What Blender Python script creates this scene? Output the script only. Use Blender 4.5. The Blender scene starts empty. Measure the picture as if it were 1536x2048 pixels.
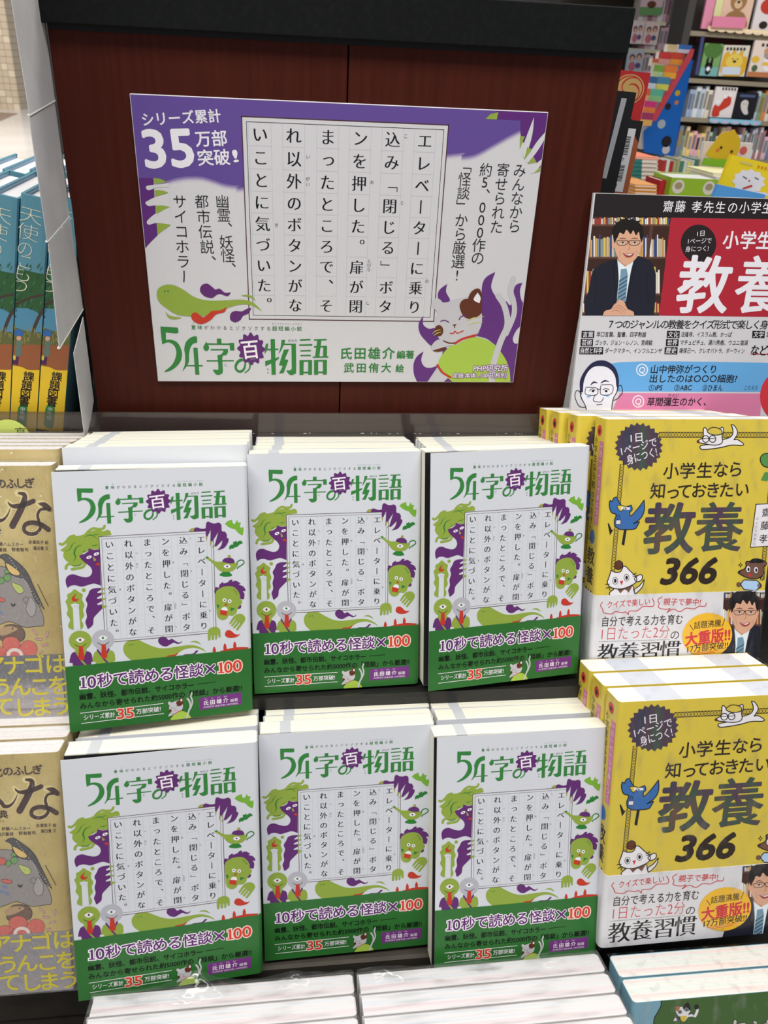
import bpy, math, random
from mathutils import Vector, Matrix
from mathutils.geometry import tessellate_polygon

# ------------------------------------------------------------------ camera, world, light, exposure
S = bpy.context.scene
COL = S.collection
ZC = 1.35                                     # eye height of the phone above the shop floor
FPX = 1600.0
dyv = Vector((-.051, .868, .488)).normalized()
dxv = Vector((.992, -.019, .118)); dxv = (dxv - dyv * dxv.dot(dyv)).normalized()
upv = -dyv
yv = upv.cross(dxv)
RCW = Matrix((dxv, yv, upv)).transposed()     # world -> camera axes (x right, y down, z forward)
def ray(p):
    return RCW.transposed() @ Vector(((p[0] - 768) / FPX, (p[1] - 1024) / FPX, 1))
def at(px, py, Y):                            # point of the photo at depth Y
    d = ray((px, py)); return d * (Y / d.y) + Vector((0, 0, ZC))
def proj(P):
    q = RCW @ (Vector(P) - Vector((0, 0, ZC))); return (768 + FPX * q.x / q.z, 1024 + FPX * q.y / q.z)
cam = bpy.data.cameras.new('camera'); camo = bpy.data.objects.new('camera', cam); COL.objects.link(camo)
cx, cy, cz = ray((769, 1024)) - ray((768, 1024)), ray((768, 1025)) - ray((768, 1024)), ray((768, 1024))
camo.matrix_world = Matrix.Translation((0, 0, ZC)) @ Matrix((cx.normalized(), -cy.normalized(), -cz.normalized())).transposed().to_4x4()
cam.sensor_fit = 'VERTICAL'; cam.sensor_height = 36; cam.lens = 36 * FPX / 2048
cam.clip_start = .02; cam.clip_end = 200
cam.dof.use_dof = True; cam.dof.focus_distance = .69; cam.dof.aperture_fstop = 17
S.camera = camo
S.view_settings.view_transform = 'Standard'; S.view_settings.look = 'None'
S.view_settings.gamma = 1; S.view_settings.use_curve_mapping = False
S.view_settings.exposure = -0.07
W = bpy.data.worlds.new('shop_light'); S.world = W; W.use_nodes = True
W.node_tree.nodes['Background'].inputs[0].default_value = (.93, .96, 1.0, 1)
W.node_tree.nodes['Background'].inputs[1].default_value = .29
def area(name, loc, sx, sy, power, col=(1, .97, .93), rot=(0, 0, 0)):
    l = bpy.data.lights.new(name, 'AREA'); l.shape = 'RECTANGLE'; l.size = sx; l.size_y = sy
    l.energy = power; l.color = col
    o = bpy.data.objects.new(name, l); o.location = loc; o.rotation_euler = rot; COL.objects.link(o)
area('ceiling_lamp_near', (-.2, -.08, 2.75), 2.6, .5, 57)
area('ceiling_lamp_middle', (.5, 1.3, 2.75), 2.6, .5, 20)
area('ceiling_lamp_far', (2.4, 4.2, 2.9), 3.0, 1.0, 75)
area('pillar_fill_light', (-5, 13, 4.6), 6, 6, 640, (1, .97, .93), (math.radians(48), 0, 0))  # added fill light, tilted toward the far pillar to brighten its tiles

# ------------------------------------------------------------------ materials
def lin(c):
    c = c / 255
    return c / 12.92 if c <= .04045 else ((c + .055) / 1.055) ** 2.4
GAIN = 1.12
_mats = {}
def newmat(name, col, rough=.55, spec=.3, metal=0):
    m = bpy.data.materials.new(name); m.use_nodes = True
    b = m.node_tree.nodes['Principled BSDF']
    b.inputs['Base Color'].default_value = (*col, 1); b.inputs['Roughness'].default_value = rough
    b.inputs['Specular IOR Level'].default_value = spec; b.inputs['Metallic'].default_value = metal
    return m
def ink(r, g, b, rough=.5, gain=GAIN):
    """flat ink of the colour read in the photo under the shop's light"""
    k = (r, g, b, rough, gain)
    if k not in _mats:
        _mats[k] = newmat('ink_%d_%d_%d' % (r, g, b), tuple(min(.9, lin(c) * gain) for c in (r, g, b)), rough)
    return _mats[k]
def N(m, t, **kw):
    n = m.node_tree.nodes.new(t)
    for k, v in kw.items(): setattr(n, k, v)
    return n
def noise_color(m, scale, c1, c2, lo=.4, hi=.6, detail=4, coord='Object'):
    t = m.node_tree; b = t.nodes['Principled BSDF']
    tc = N(m, 'ShaderNodeTexCoord'); mp = N(m, 'ShaderNodeMapping'); mp.inputs['Scale'].default_value = scale
    n = N(m, 'ShaderNodeTexNoise'); n.inputs['Scale'].default_value = 1; n.inputs['Detail'].default_value = detail
    r = N(m, 'ShaderNodeValToRGB'); r.color_ramp.elements[0].position = lo; r.color_ramp.elements[1].position = hi
    r.color_ramp.elements[0].color = (*c1, 1); r.color_ramp.elements[1].color = (*c2, 1)
    t.links.new(tc.outputs[coord], mp.inputs[0]); t.links.new(mp.outputs[0], n.inputs[0])
    t.links.new(n.outputs[0], r.inputs[0]); t.links.new(r.outputs[0], b.inputs['Base Color'])
    return n, r, mp
def bump(m, scale, strength, dist=.001, detail=2):
    t = m.node_tree; b = t.nodes['Principled BSDF'] if 'Principled BSDF' in t.nodes else None
    tc = N(m, 'ShaderNodeTexCoord'); mp = N(m, 'ShaderNodeMapping'); mp.inputs['Scale'].default_value = scale
    n = N(m, 'ShaderNodeTexNoise'); n.inputs['Scale'].default_value = 1; n.inputs['Detail'].default_value = detail
    bp = N(m, 'ShaderNodeBump'); bp.inputs['Strength'].default_value = strength; bp.inputs['Distance'].default_value = dist
    t.links.new(tc.outputs['Object'], mp.inputs[0]); t.links.new(mp.outputs[0], n.inputs[0])
    t.links.new(n.outputs[0], bp.inputs['Height'])
    if b: t.links.new(bp.outputs[0], b.inputs['Normal'])
    return bp
wood = newmat('red_brown_laminate', (.05, .012, .008), .42, .12)
noise_color(wood, (260, 10, 9), (.048, .0085, .0050), (.066, .0125, .0075), .25, .75, 5)
black_trim = newmat('black_trim', (.010, .011, .012), .6, .12)
noise_color(black_trim, (300, 300, 300), (.005, .006, .006), (.008, .009, .009), .45, .75)
plinth_m = newmat('dark_grey_shelf', (.055, .048, .038), .38, .4); noise_color(plinth_m, (30, 30, 30), (.05, .044, .036), (.066, .058, .048))
edge_m = newmat('black_shelf_edge', (.022, .020, .019), .35, .4); noise_color(edge_m, (90, 400, 400), (.018, .017, .016), (.05, .047, .045), .6, .85)
cover_white = newmat('cover_white', (.66, .68, .73), .5, .3); bump(cover_white, (60, 60, 60), .08)
board_white = newmat('board_white', (.64, .63, .655), .55, .3)
grey_card = newmat('grey_card', (.50, .49, .50), .8, .1); noise_color(grey_card, (14, 14, 14), (.46, .45, .46), (.56, .55, .55))
fly_black = newmat('black_flyleaf', (.012, .012, .014), .6, .2)
paper_plain = newmat('paper_plain', (.8, .79, .76), .8, .1)
def paper(name, base, line, bands=(), bandcol=(.60, .63, .68), lines=900, tint=None):
    """page edges: fine lines of leaves, and the grey index marks where they bleed to the edge"""
    m = newmat(name, base, .75, .12); t = m.node_tree; b = t.nodes['Principled BSDF']
    n, r, mp = noise_color(m, (6, lines, 6), line, base, .35, .55, 2)
    last = r.outputs[0]
    tc = N(m, 'ShaderNodeTexCoord'); sp = N(m, 'ShaderNodeSeparateXYZ'); t.links.new(tc.outputs['Object'], sp.inputs[0])
    for x0, x1 in bands:
        a = N(m, 'ShaderNodeMath', operation='GREATER_THAN'); a.inputs[1].default_value = x0
        c = N(m, 'ShaderNodeMath', operation='LESS_THAN'); c.inputs[1].default_value = x1
        d = N(m, 'ShaderNodeMath', operation='MULTIPLY')
        n2 = N(m, 'ShaderNodeTexNoise'); n2.inputs['Scale'].default_value = 900; n2.inputs['Detail'].default_value = 1
        mm = N(m, 'ShaderNodeMath', operation='MULTIPLY_ADD'); mm.inputs[1].default_value = .0022
        t.links.new(tc.outputs['Object'], n2.inputs[0]); t.links.new(n2.outputs[0], mm.inputs[0]); t.links.new(sp.outputs[0], mm.inputs[2])
        t.links.new(mm.outputs[0], a.inputs[0]); t.links.new(mm.outputs[0], c.inputs[0])
        t.links.new(a.outputs[0], d.inputs[0]); t.links.new(c.outputs[0], d.inputs[1])
        mx = N(m, 'ShaderNodeMixRGB'); mx.inputs[2].default_value = (*bandcol, 1)
        t.links.new(d.outputs[0], mx.inputs[0]); t.links.new(last, mx.inputs[1]); last = mx.outputs[0]
    if tint:
        n3 = N(m, 'ShaderNodeTexNoise'); n3.inputs['Scale'].default_value = 1; n3.inputs['Detail'].default_value = 2
        mp3 = N(m, 'ShaderNodeMapping'); mp3.inputs['Scale'].default_value = (3, 260, 3)
        r3 = N(m, 'ShaderNodeValToRGB'); e = r3.color_ramp.elements
        e[0].position = .3; e[0].color = (*tint[0], 1); e[1].position = .7; e[1].color = (*tint[2], 1)
        k = e.new(.5); k.color = (*tint[1], 1)
        t.links.new(tc.outputs['Object'], mp3.inputs[0]); t.links.new(mp3.outputs[0], n3.inputs[0]); t.links.new(n3.outputs[0], r3.inputs[0])
        mx = N(m, 'ShaderNodeMixRGB', blend_type='MULTIPLY'); mx.inputs[0].default_value = 1
        t.links.new(last, mx.inputs[1]); t.links.new(r3.outputs[0], mx.inputs[2]); last = mx.outputs[0]
    t.links.new(last, b.inputs['Base Color'])
    return m
cream_pages = paper('cream_pages', (.90, .88, .74), (.80, .78, .65), [(.0165, .0245)], (.56, .58, .60))
white_pages = paper('white_pages', (.88, .86, .82), (.80, .78, .75), [(.022, .051), (.108, .132)], (.58, .61, .68))
pastel_pages = paper('pastel_pages', (.74, .72, .72), (.70, .68, .69), [], tint=((.86, .94, 1), (1, 1, 1), (1, .88, .90)))
mint_pages = paper('mint_pages', (.76, .75, .72), (.72, .71, .69), [], tint=((.86, .98, .93), (1, 1, 1), (1, .86, .85)))
gold_pages = paper('gold_book_pages', (.82, .80, .80), (.70, .67, .67), [], tint=((.95, 1, .98), (1, 1, 1), (1, .93, .93)))
def film(name, alpha=.10, scale=(90, 90, 22), strength=.9, rough=.12, milk=0.0):
    m = bpy.data.materials.new(name); m.use_nodes = True; t = m.node_tree; t.nodes.clear()
    out = N(m, 'ShaderNodeOutputMaterial'); tr = N(m, 'ShaderNodeBsdfTransparent'); gl = N(m, 'ShaderNodeBsdfGlossy')
    gl.inputs['Roughness'].default_value = rough; mx = N(m, 'ShaderNodeMixShader')
    bp = bump(m, scale, strength, .004, 3); t.links.new(bp.outputs[0], gl.inputs['Normal'])
    n = N(m, 'ShaderNodeTexNoise'); n.inputs['Scale'].default_value = 1; n.inputs['Detail'].default_value = 4
    tc = N(m, 'ShaderNodeTexCoord'); mp = N(m, 'ShaderNodeMapping'); mp.inputs['Scale'].default_value = tuple(s * 2.2 for s in scale)
    r = N(m, 'ShaderNodeMapRange'); r.inputs[1].default_value = .52; r.inputs[2].default_value = .78
    r.inputs[3].default_value = alpha * .25; r.inputs[4].default_value = min(1, alpha * 3.2)
    t.links.new(tc.outputs['Object'], mp.inputs[0]); t.links.new(mp.outputs[0], n.inputs[0]); t.links.new(n.outputs[0], r.inputs[0])
    t.links.new(r.outputs[0], mx.inputs[0]); t.links.new(tr.outputs[0], mx.inputs[1]); t.links.new(gl.outputs[0], mx.inputs[2])
    last = mx.outputs[0]
    if milk:
        df = N(m, 'ShaderNodeBsdfDiffuse'); df.inputs[0].default_value = (.85, .85, .87, 1)
        m2 = N(m, 'ShaderNodeMixShader'); m2.inputs[0].default_value = milk
        t.links.new(last, m2.inputs[1]); t.links.new(df.outputs[0], m2.inputs[2]); last = m2.outputs[0]
    t.links.new(last, out.inputs[0])
    return m
wrap_film = film('shrink_film', .07, (60, 60, 25), .8)
wrinkled_film = film('wrinkled_film', .10, (330, 330, 160), 1.0, .2, .05)
loose_film = film('loose_film', .10, (9, 70, 50), .9, .12, .03)
def acrylic(name, tint, a, gloss=.05):
    m = bpy.data.materials.new(name); m.use_nodes = True; t = m.node_tree; t.nodes.clear()
    out = N(m, 'ShaderNodeOutputMaterial'); tr = N(m, 'ShaderNodeBsdfTransparent'); gl = N(m, 'ShaderNodeBsdfGlossy')
    gl.inputs['Roughness'].default_value = .08; df = N(m, 'ShaderNodeBsdfDiffuse'); df.inputs[0].default_value = (*tint, 1)
    m1 = N(m, 'ShaderNodeMixShader'); m1.inputs[0].default_value = a
    m2 = N(m, 'ShaderNodeMixShader'); m2.inputs[0].default_value = gloss
    t.links.new(tr.outputs[0], m1.inputs[1]); t.links.new(df.outputs[0], m1.inputs[2])
    t.links.new(m1.outputs[0], m2.inputs[1]); t.links.new(gl.outputs[0], m2.inputs[2]); t.links.new(m2.outputs[0], out.inputs[0])
    return m
smoke_acrylic = acrylic('smoked_acrylic', (.085, .07, .066), .42)
smoke_dark = acrylic('smoked_acrylic_dark', (.052, .043, .043), .78)
holo = newmat('holographic_foil', (.1, .07, .09), .3, .5)
n_, r_, _m = noise_color(holo, (42, 42, 24), (.04, .045, .08), (.15, .075, .06), .3, .7, 3)
for p_, c_ in ((.45, (.085, .045, .075)), (.56, (.05, .085, .06))):
    e_ = r_.color_ramp.elements.new(p_); e_.color = (*c_, 1)
foil = newmat('silver_foil', (.42, .40, .42), .18, .5, .9); bump(foil, (90, 90, 90), .25, .002)

# ------------------------------------------------------------------ mesh helpers
class MB:
    def __init__(s): s.v = []; s.f = []; s.m = []; s.mats = []
    def mi(s, m):
        if m not in s.mats: s.mats.append(m)
        return s.mats.index(m)
    def add(s, v, f, m):
        b = len(s.v); i = s.mi(m); s.v += [tuple(p) for p in v]; s.f += [tuple(b + k for k in q) for q in f]; s.m += [i] * len(f)
    def box(s, a, b, m, M=None):
        v = [Vector((x, y, z)) for x in (a[0], b[0]) for y in (a[1], b[1]) for z in (a[2], b[2])]
        if M: v = [M @ p for p in v]
        s.add(v, [(0, 1, 3, 2), (4, 6, 7, 5), (0, 4, 5, 1), (2, 3, 7, 6), (0, 2, 6, 4), (1, 5, 7, 3)], m)
    def prism(s, pts, z0, z1, m, caps=True, axis='z'):
        n = len(pts)
        f3 = (lambda p, z: (p[0], p[1], z)) if axis == 'z' else ((lambda p, z: (p[0], z, p[1])) if axis == 'y' else (lambda p, z: (z, p[0], p[1])))
        v = [f3(p, z0) for p in pts] + [f3(p, z1) for p in pts]
        f = [(i, (i + 1) % n, n + (i + 1) % n, n + i) for i in range(n)]
        if caps:
            t = tessellate_polygon([[Vector((p[0], p[1], 0)) for p in pts]])
            f += [tuple(q) for q in t] + [tuple(n + k for k in q[::-1]) for q in t]
        s.add(v, f, m)
    def mesh(s, name, smooth=False):
        me = bpy.data.meshes.new(name); me.from_pydata(s.v, [], s.f)
        for m in s.mats: me.materials.append(m)
        me.polygons.foreach_set('material_index', s.m)
        if smooth: me.polygons.foreach_set('use_smooth', [True] * len(s.f))
        me.update(); return me
def obj(name, data, parent=None, M=None):
    o = bpy.data.objects.new(name, data); COL.objects.link(o)
    if parent: o.parent = parent
    if M is not None:
        if parent: o.matrix_local = M
        else: o.matrix_world = M
    return o
def tag(o, label=None, cat=None, group=None, kind=None):
    for k, v in (('label', label), ('category', cat), ('group', group), ('kind', kind)):
        if v: o[k] = v
    return o
def thing(name, label, cat, M, group=None):
    o = obj(name, None, None, M); o.empty_display_size = .02
    return tag(o, label, cat, group)
def fix(me):
    import bmesh
    b = bmesh.new(); b.from_mesh(me); bmesh.ops.recalc_face_normals(b, faces=b.faces); b.to_mesh(me); b.free(); return me
def copy_tree(root, M):
    def cp(o, par):
        c = o.copy(); COL.objects.link(c); c.parent = par
        for ch in kids[o]: cp(ch, c)
        return c
    kids = {}
    def walk(o):
        kids[o] = [c for c in o.children]
        for c in kids[o]: walk(c)
    walk(root); r = cp(root, None); r.matrix_world = M; return r
LEAN = math.radians(17.3)
def pose(x, y, z, yaw=0, lean=17.3, roll=0):
    a, l, r = math.radians(yaw), -math.radians(lean), math.radians(roll)
    return Matrix.Translation((x, y, z + ZC)) @ Matrix.Rotation(a, 4, 'Z') @ Matrix.Rotation(l, 4, 'X') @ Matrix.Rotation(r, 4, 'Y')

# ------------------------------------------------------------------ flat print: inked shapes and lettering on covers and boards
EPS = .00004
_glyph = {}
def glyph(s, off=0.0):
    k = (s, off)
    if k not in _glyph:
        c = bpy.data.curves.new('lettering', 'FONT'); c.body = s; c.size = 1; c.offset = off; c.resolution_u = 3
        o = bpy.data.objects.new('lettering', c); COL.objects.link(o)
        m = bpy.data.meshes.new_from_object(o.evaluated_get(bpy.context.evaluated_depsgraph_get()))
        v = [(p.co.x, p.co.y) for p in m.vertices]; f = [tuple(p.vertices) for p in m.polygons]
        bpy.data.objects.remove(o); bpy.data.curves.remove(c); bpy.data.meshes.remove(m)
        _glyph[k] = (v, f, min(p[0] for p in v) if v else 0, max(p[0] for p in v) if v else 1)
    return _glyph[k]
def homography(q, w, h):
    src = q; dst = [(0, h), (w, h), (w, 0), (0, 0)]
    A = []; B = []
    for (x, y), (u, v) in zip(src, dst):
        A.append([x, y, 1, 0, 0, 0, -u * x, -u * y]); B.append(u)
        A.append([0, 0, 0, x, y, 1, -v * x, -v * y]); B.append(v)
    n = 8
    for i in range(n):
        p = max(range(i, n), key=lambda r: abs(A[r][i])); A[i], A[p] = A[p], A[i]; B[i], B[p] = B[p], B[i]
        for r in range(n):
            if r != i:
                k = A[r][i] / A[i][i]; A[r] = [a - k * b for a, b in zip(A[r], A[i])]; B[r] -= k * B[i]
    hh = [B[i] / A[i][i] for i in range(n)]
    def f(p):
        d = hh[6] * p[0] + hh[7] * p[1] + 1
        return ((hh[0] * p[0] + hh[1] * p[1] + hh[2]) / d, (hh[3] * p[0] + hh[4] * p[1] + hh[5]) / d)
    return f
def crm(pts, n=5, closed=True):
    out = []; m = len(pts)
    for i in range(m if closed else m - 1):
        p1, p2 = pts[i], pts[(i + 1) % m]
        p0 = pts[i - 1] if (closed or i > 0) else p1; p3 = pts[(i + 2) % m] if (closed or i < m - 2) else p2
        if len(p1) > 2: p0 = p1
        if len(p2) > 2: p3 = p2
        if len(p1) > 2 and len(p2) > 2: out.append((p1[0], p1[1])); continue
        for k in range(n):
            t = k / n
            out.append(tuple(.5 * (2 * p1[a] + (p2[a] - p0[a]) * t + (2 * p0[a] - 5 * p1[a] + 4 * p2[a] - p3[a]) * t * t + (3 * p1[a] - p0[a] - 3 * p2[a] + p3[a]) * t ** 3) for a in (0, 1)))
    if not closed: out.append((pts[-1][0], pts[-1][1]))
    return out
class Print:
    def __init__(s, w, h, quad=None, box=None):
        s.w, s.h = w, h; s.H = homography(quad, w, h) if quad else (lambda p: p)
        s.box = box or (0, 0, w, h); s.crop(0, 0, 1); s.mb = MB()
    def crop(s, x0, y0, k): s.o = (x0, y0, k); return s
    def P(s, p):
        x0, y0, k = s.o
        if k is None: return (p[0], p[1])
        return s.H((x0 + p[0] / k, y0 + p[1] / k))
    def tris(s, v, f, mat, L):
        x0, z0, x1, z1 = s.box; V = []; F = []
        for q in f:
            poly = [v[i] for i in q]
            if any(p[0] < x0 or p[0] > x1 or p[1] < z0 or p[1] > z1 for p in poly):
                for ax, lim, sg in ((0, x0, 1), (0, x1, -1), (1, z0, 1), (1, z1, -1)):
                    out = []
                    for i in range(len(poly)):
                        a, b = poly[i - 1], poly[i]; da, db = sg * (a[ax] - lim), sg * (b[ax] - lim)
                        if (da < 0) != (db < 0):
                            t = da / (da - db); out.append((a[0] + (b[0] - a[0]) * t, a[1] + (b[1] - a[1]) * t))
                        if db >= 0: out.append(b)
                    poly = out
                    if not poly: break
            if len(poly) < 3: continue
            ar = sum(poly[i - 1][0] * poly[i][1] - poly[i][0] * poly[i - 1][1] for i in range(len(poly)))
            if abs(ar) < 1e-13: continue
            if ar < 0: poly = poly[::-1]
            b = len(V); V += [(p[0], -L * EPS, p[1]) for p in poly]; F.append(tuple(range(b, b + len(poly))))
        if F: s.mb.add(V, F, mat)
    def loc(s, pts, mat, L=1):
        t = tessellate_polygon([[Vector((p[0], p[1], 0)) for p in pts]])
        s.tris(pts, [tuple(q) for q in t], mat, L)
    def poly(s, pts, mat, L=1, smooth=True, n=5):
        if smooth: pts = crm(pts, n)
        s.loc([s.P(p) for p in pts], mat, L)
    def ell(s, c, rx, ry, mat, L=1, rot=0, n=28, a0=0, a1=360):
        r = math.radians(rot); pts = []
        full = a1 - a0 >= 360
        for i in range(n + (0 if full else 1)):
            a = math.radians(a0 + (a1 - a0) * i / n); x, y = rx * math.cos(a), ry * math.sin(a)
            pts.append((c[0] + x * math.cos(r) - y * math.sin(r), c[1] + x * math.sin(r) + y * math.cos(r)))
        s.loc([s.P(p) for p in pts], mat, L)
    def rect(s, x0, y0, x1, y1, mat, L=1): s.poly([(x0, y0), (x1, y0), (x1, y1), (x0, y1)], mat, L, False)
    def stroke(s, pts, w, mat, L=1, smooth=True, taper=(1, 1), closed=False):
        """w is the full width in trace units; taper gives the width factors at the two ends"""
        if smooth and len(pts) > 2: pts = crm(pts, 6, closed)
        if closed: pts = list(pts) + [pts[0]]
        n = len(pts); ls, rs = [], []
        for i, p in enumerate(pts):
            a = pts[max(0, i - 1)]; b = pts[min(n - 1, i + 1)]; dx, dy = b[0] - a[0], b[1] - a[1]; d = math.hypot(dx, dy) or 1
            t = i / max(1, n - 1)
            k = (taper[0] + (1 - taper[0]) * min(1, t * 2)) if t < .5 else (taper[1] + (1 - taper[1]) * min(1, (1 - t) * 2))
            hw = w * k / 2; ls.append((p[0] - dy / d * hw, p[1] + dx / d * hw)); rs.append((p[0] + dy / d * hw, p[1] - dx / d * hw))
        v = [s.P(p) for p in ls + rs]
        s.tris(v, [(i, i + 1, n + i + 1, n + i) for i in range(n - 1)], mat, L)
        for e, k in ((0, taper[0]), (n - 1, taper[1])):
            if k > .5 and not closed: s.ell(pts[e], w * k / 2, w * k / 2, mat, L + .2, n=10)
    def text(s, t, a, b, em, mat, L=1, off=0.0, sh=0.0, serif=False, vert=None):
        """t centred on the line a-b (ends of the ink), em = height of the em square in trace units"""
        if serif:
            s.text(t, a, b, em, mat, L, -.014, sh); q = em * .027
            s.text(t, (a[0] + q, a[1]), (b[0] + q, b[1]) if b else None, em, mat, L + .3, -.014, sh)
            s.text(t, (a[0] - q, a[1]), (b[0] - q, b[1]) if b else None, em, mat, L + .6, -.014, sh); return
        if off > 0:             # bold: the stroke is thickened by eight small shifts of the same letter
            q = em * (off if off >= .06 else off * .66); n = 8 if q > .4 else 4
            for i in range(n):
                dx, dy = q * math.cos(i * 2 * math.pi / n), q * math.sin(i * 2 * math.pi / n)
                s.text(t, (a[0] + dx, a[1] + dy), (b[0] + dx, b[1] + dy) if b else None, em, mat, L + i * .1, 0, sh, False, vert)
            return
        v, f, x0, x1 = glyph(t, off)
        if not f: return
        pa = s.P(a); up = s.P((a[0], a[1] - em)); k = math.hypot(up[0] - pa[0], up[1] - pa[1])
        if b:
            pb = s.P(b); d = (pb[0] - pa[0], pb[1] - pa[1]); sx = math.hypot(*d) / (x1 - x0); cosr, sinr = d[0] / (sx * (x1 - x0)), d[1] / (sx * (x1 - x0))
            org = pa; ox = x0
        else:
            sx = k; pr = s.P((a[0] + em, a[1])); d = (pr[0] - pa[0], pr[1] - pa[1]); q = math.hypot(*d); cosr, sinr = d[0] / q, d[1] / q
            if k: cosr, sinr = 1, 0
            org = pa; ox = .5 if len(t) == 1 and ord(t) > 0x2fff else (x0 + x1) / 2
        cyy = .38 if any(ord(c) > 0x2fff for c in t) else .345
        if vert: cosr, sinr = math.cos(vert), math.sin(vert)
        V = []
        for x, y in v:
            X = (x - ox + (y - cyy) * sh) * sx; Y = (y - cyy) * k
            V.append((org[0] + X * cosr - Y * sinr, org[1] + X * sinr + Y * cosr))
        s.tris(V, f, mat, L)
    def spaced(s, t, a, b, em, mat, L=1, off=0.0, **kw):
        n = len(t) - 1
        for i, c in enumerate(t):
            if c != ' ': s.text(c, (a[0] + (b[0] - a[0]) * i / n, a[1] + (b[1] - a[1]) * i / n), None, em, mat, L, off, **kw)
    def vtext(s, t, a, b, em, mat, L=1, off=0.0, serif=False):
        n = max(1, len(t) - 1)
        for i, c in enumerate(t):
            x, y = a[0] + (b[0] - a[0]) * i / n, a[1] + (b[1] - a[1]) * i / n
            if c == 'ー':
                s.stroke([(x, y - em * .36), (x + em * .015, y), (x, y + em * .36)], em * (.085 + 2 * off), mat, L); continue
            if c in '、。': x += em * .6; y -= em * .55
            if c in 'っゃゅょッ': x += em * .06; y -= em * .06
            if c in '「」『』': s.text(c, (x, y), None, em, mat, L, off, vert=-math.pi / 2); continue
            s.text(c, (x, y), None, em, mat, L, off, serif=serif)
    def mesh(s, name='print'): return s.mb.mesh(name)

# ------------------------------------------------------------------ inks
GRN = ink(50, 122, 58); DGR = ink(38, 112, 52); LGR = ink(136, 158, 62); VGR = ink(40, 118, 50); PUR = ink(92, 42, 106)
RED = ink(184, 54, 38); GRY = ink(172, 172, 180); BRN = ink(92, 48, 30); BLK = ink(26, 24, 28); INKT = ink(16, 18, 24)
OBI = ink(44, 104, 46, .32); WHT = ink(222, 220, 226); LIL = ink(235, 225, 240); OBK = ink(6, 16, 8); LINE = ink(176, 180, 190)
FRM = ink(72, 44, 46); OLV = ink(150, 150, 70); BEL = ink(160, 188, 72); SGP = ink(92, 70, 140); RUB = ink(60, 64, 70)

TEXT54 = ['エレベーターに乗り', '込み「閉じる」ボタ', 'ンを押した。扉が閉', 'まったところで、そ', 'れ以外のボタンがな', 'いことに気づいた。']
def manuscript(pr, x0, z0, x1, z1):
    """the framed sheet of squared paper with its 54 letters, in local metres"""
    o = pr.o; pr.o = (0, 0, None); w, h = x1 - x0, z1 - z0; k = w / 205
    def fr(a, b, c, d, t, m, L):
        for q in ((a, b, c, b + t), (a, d - t, c, d), (a, b, a + t, d), (c - t, b, c, d)): pr.rect(*q, m, L)
    pr.rect(x0, z0, x1, z1, board_white if w > .15 else cover_white, 2)
    fr(x0, z0, x1, z1, 1.0 * k, FRM, 3); i = 4.6 * k; fr(x0 + i, z0 + i, x1 - i, z1 - i, .55 * k, BLK, 3)
    cols = [.886, .727, .568, .41, .246, .086]; pit = .105 * h; cw = .053 * w
    for c, (fx, t) in enumerate(zip(cols, TEXT54)):
        X = x0 + fx * w
        for sx in (-cw, cw): pr.rect(X + sx - .18 * k, z0 + 5 * k, X + sx + .18 * k, z1 - 5 * k, LINE, 3)
        for r in range(1, 9): Z = z1 - .078 * h - (r - .5) * pit; pr.rect(X - cw, Z - .18 * k, X + cw, Z + .18 * k, LINE, 3)
        for r, ch in enumerate(t):
            Z = z1 - .078 * h - r * pit; em = .077 * w; x = X
            if ch == 'ー': pr.rect(X - .012 * w * .3, Z - em * .42, X + .012 * w * .3, Z + em * .42, INKT, 4); continue
            if ch in '、。': x += em * .62; Z += em * .62
            if ch == 'っ': x += em * .05; Z += em * .06
            if ch in '「」': pr.text(ch, (x, Z), None, em, INKT, 4, -.01, vert=-math.pi / 2); continue
            pr.text(ch, (x, Z), None, em, INKT, 4, serif=True)
    for fx, fy, t, q in ((.315, .172, 'い', 0), (.313, .275, 'が', 0), (.313, .30, 'い', 0), (.155, .503, 'き', 0), (.632, .28, 'お', 0), (.79, .06, 'こ', 0),
                      (.79, .375, 'と', 0), (.632, .675, 'と', 0), (.632, .697, 'び', 0), (.632, .719, 'ら', 0), (.632, .90, 'し', 0), (.945, .775, 'の', 0)):
        pr.text(t, (x0 + fx * w, z1 - fy * h), None, .022 * w, RUB, 4)
    pr.o = o

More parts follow.
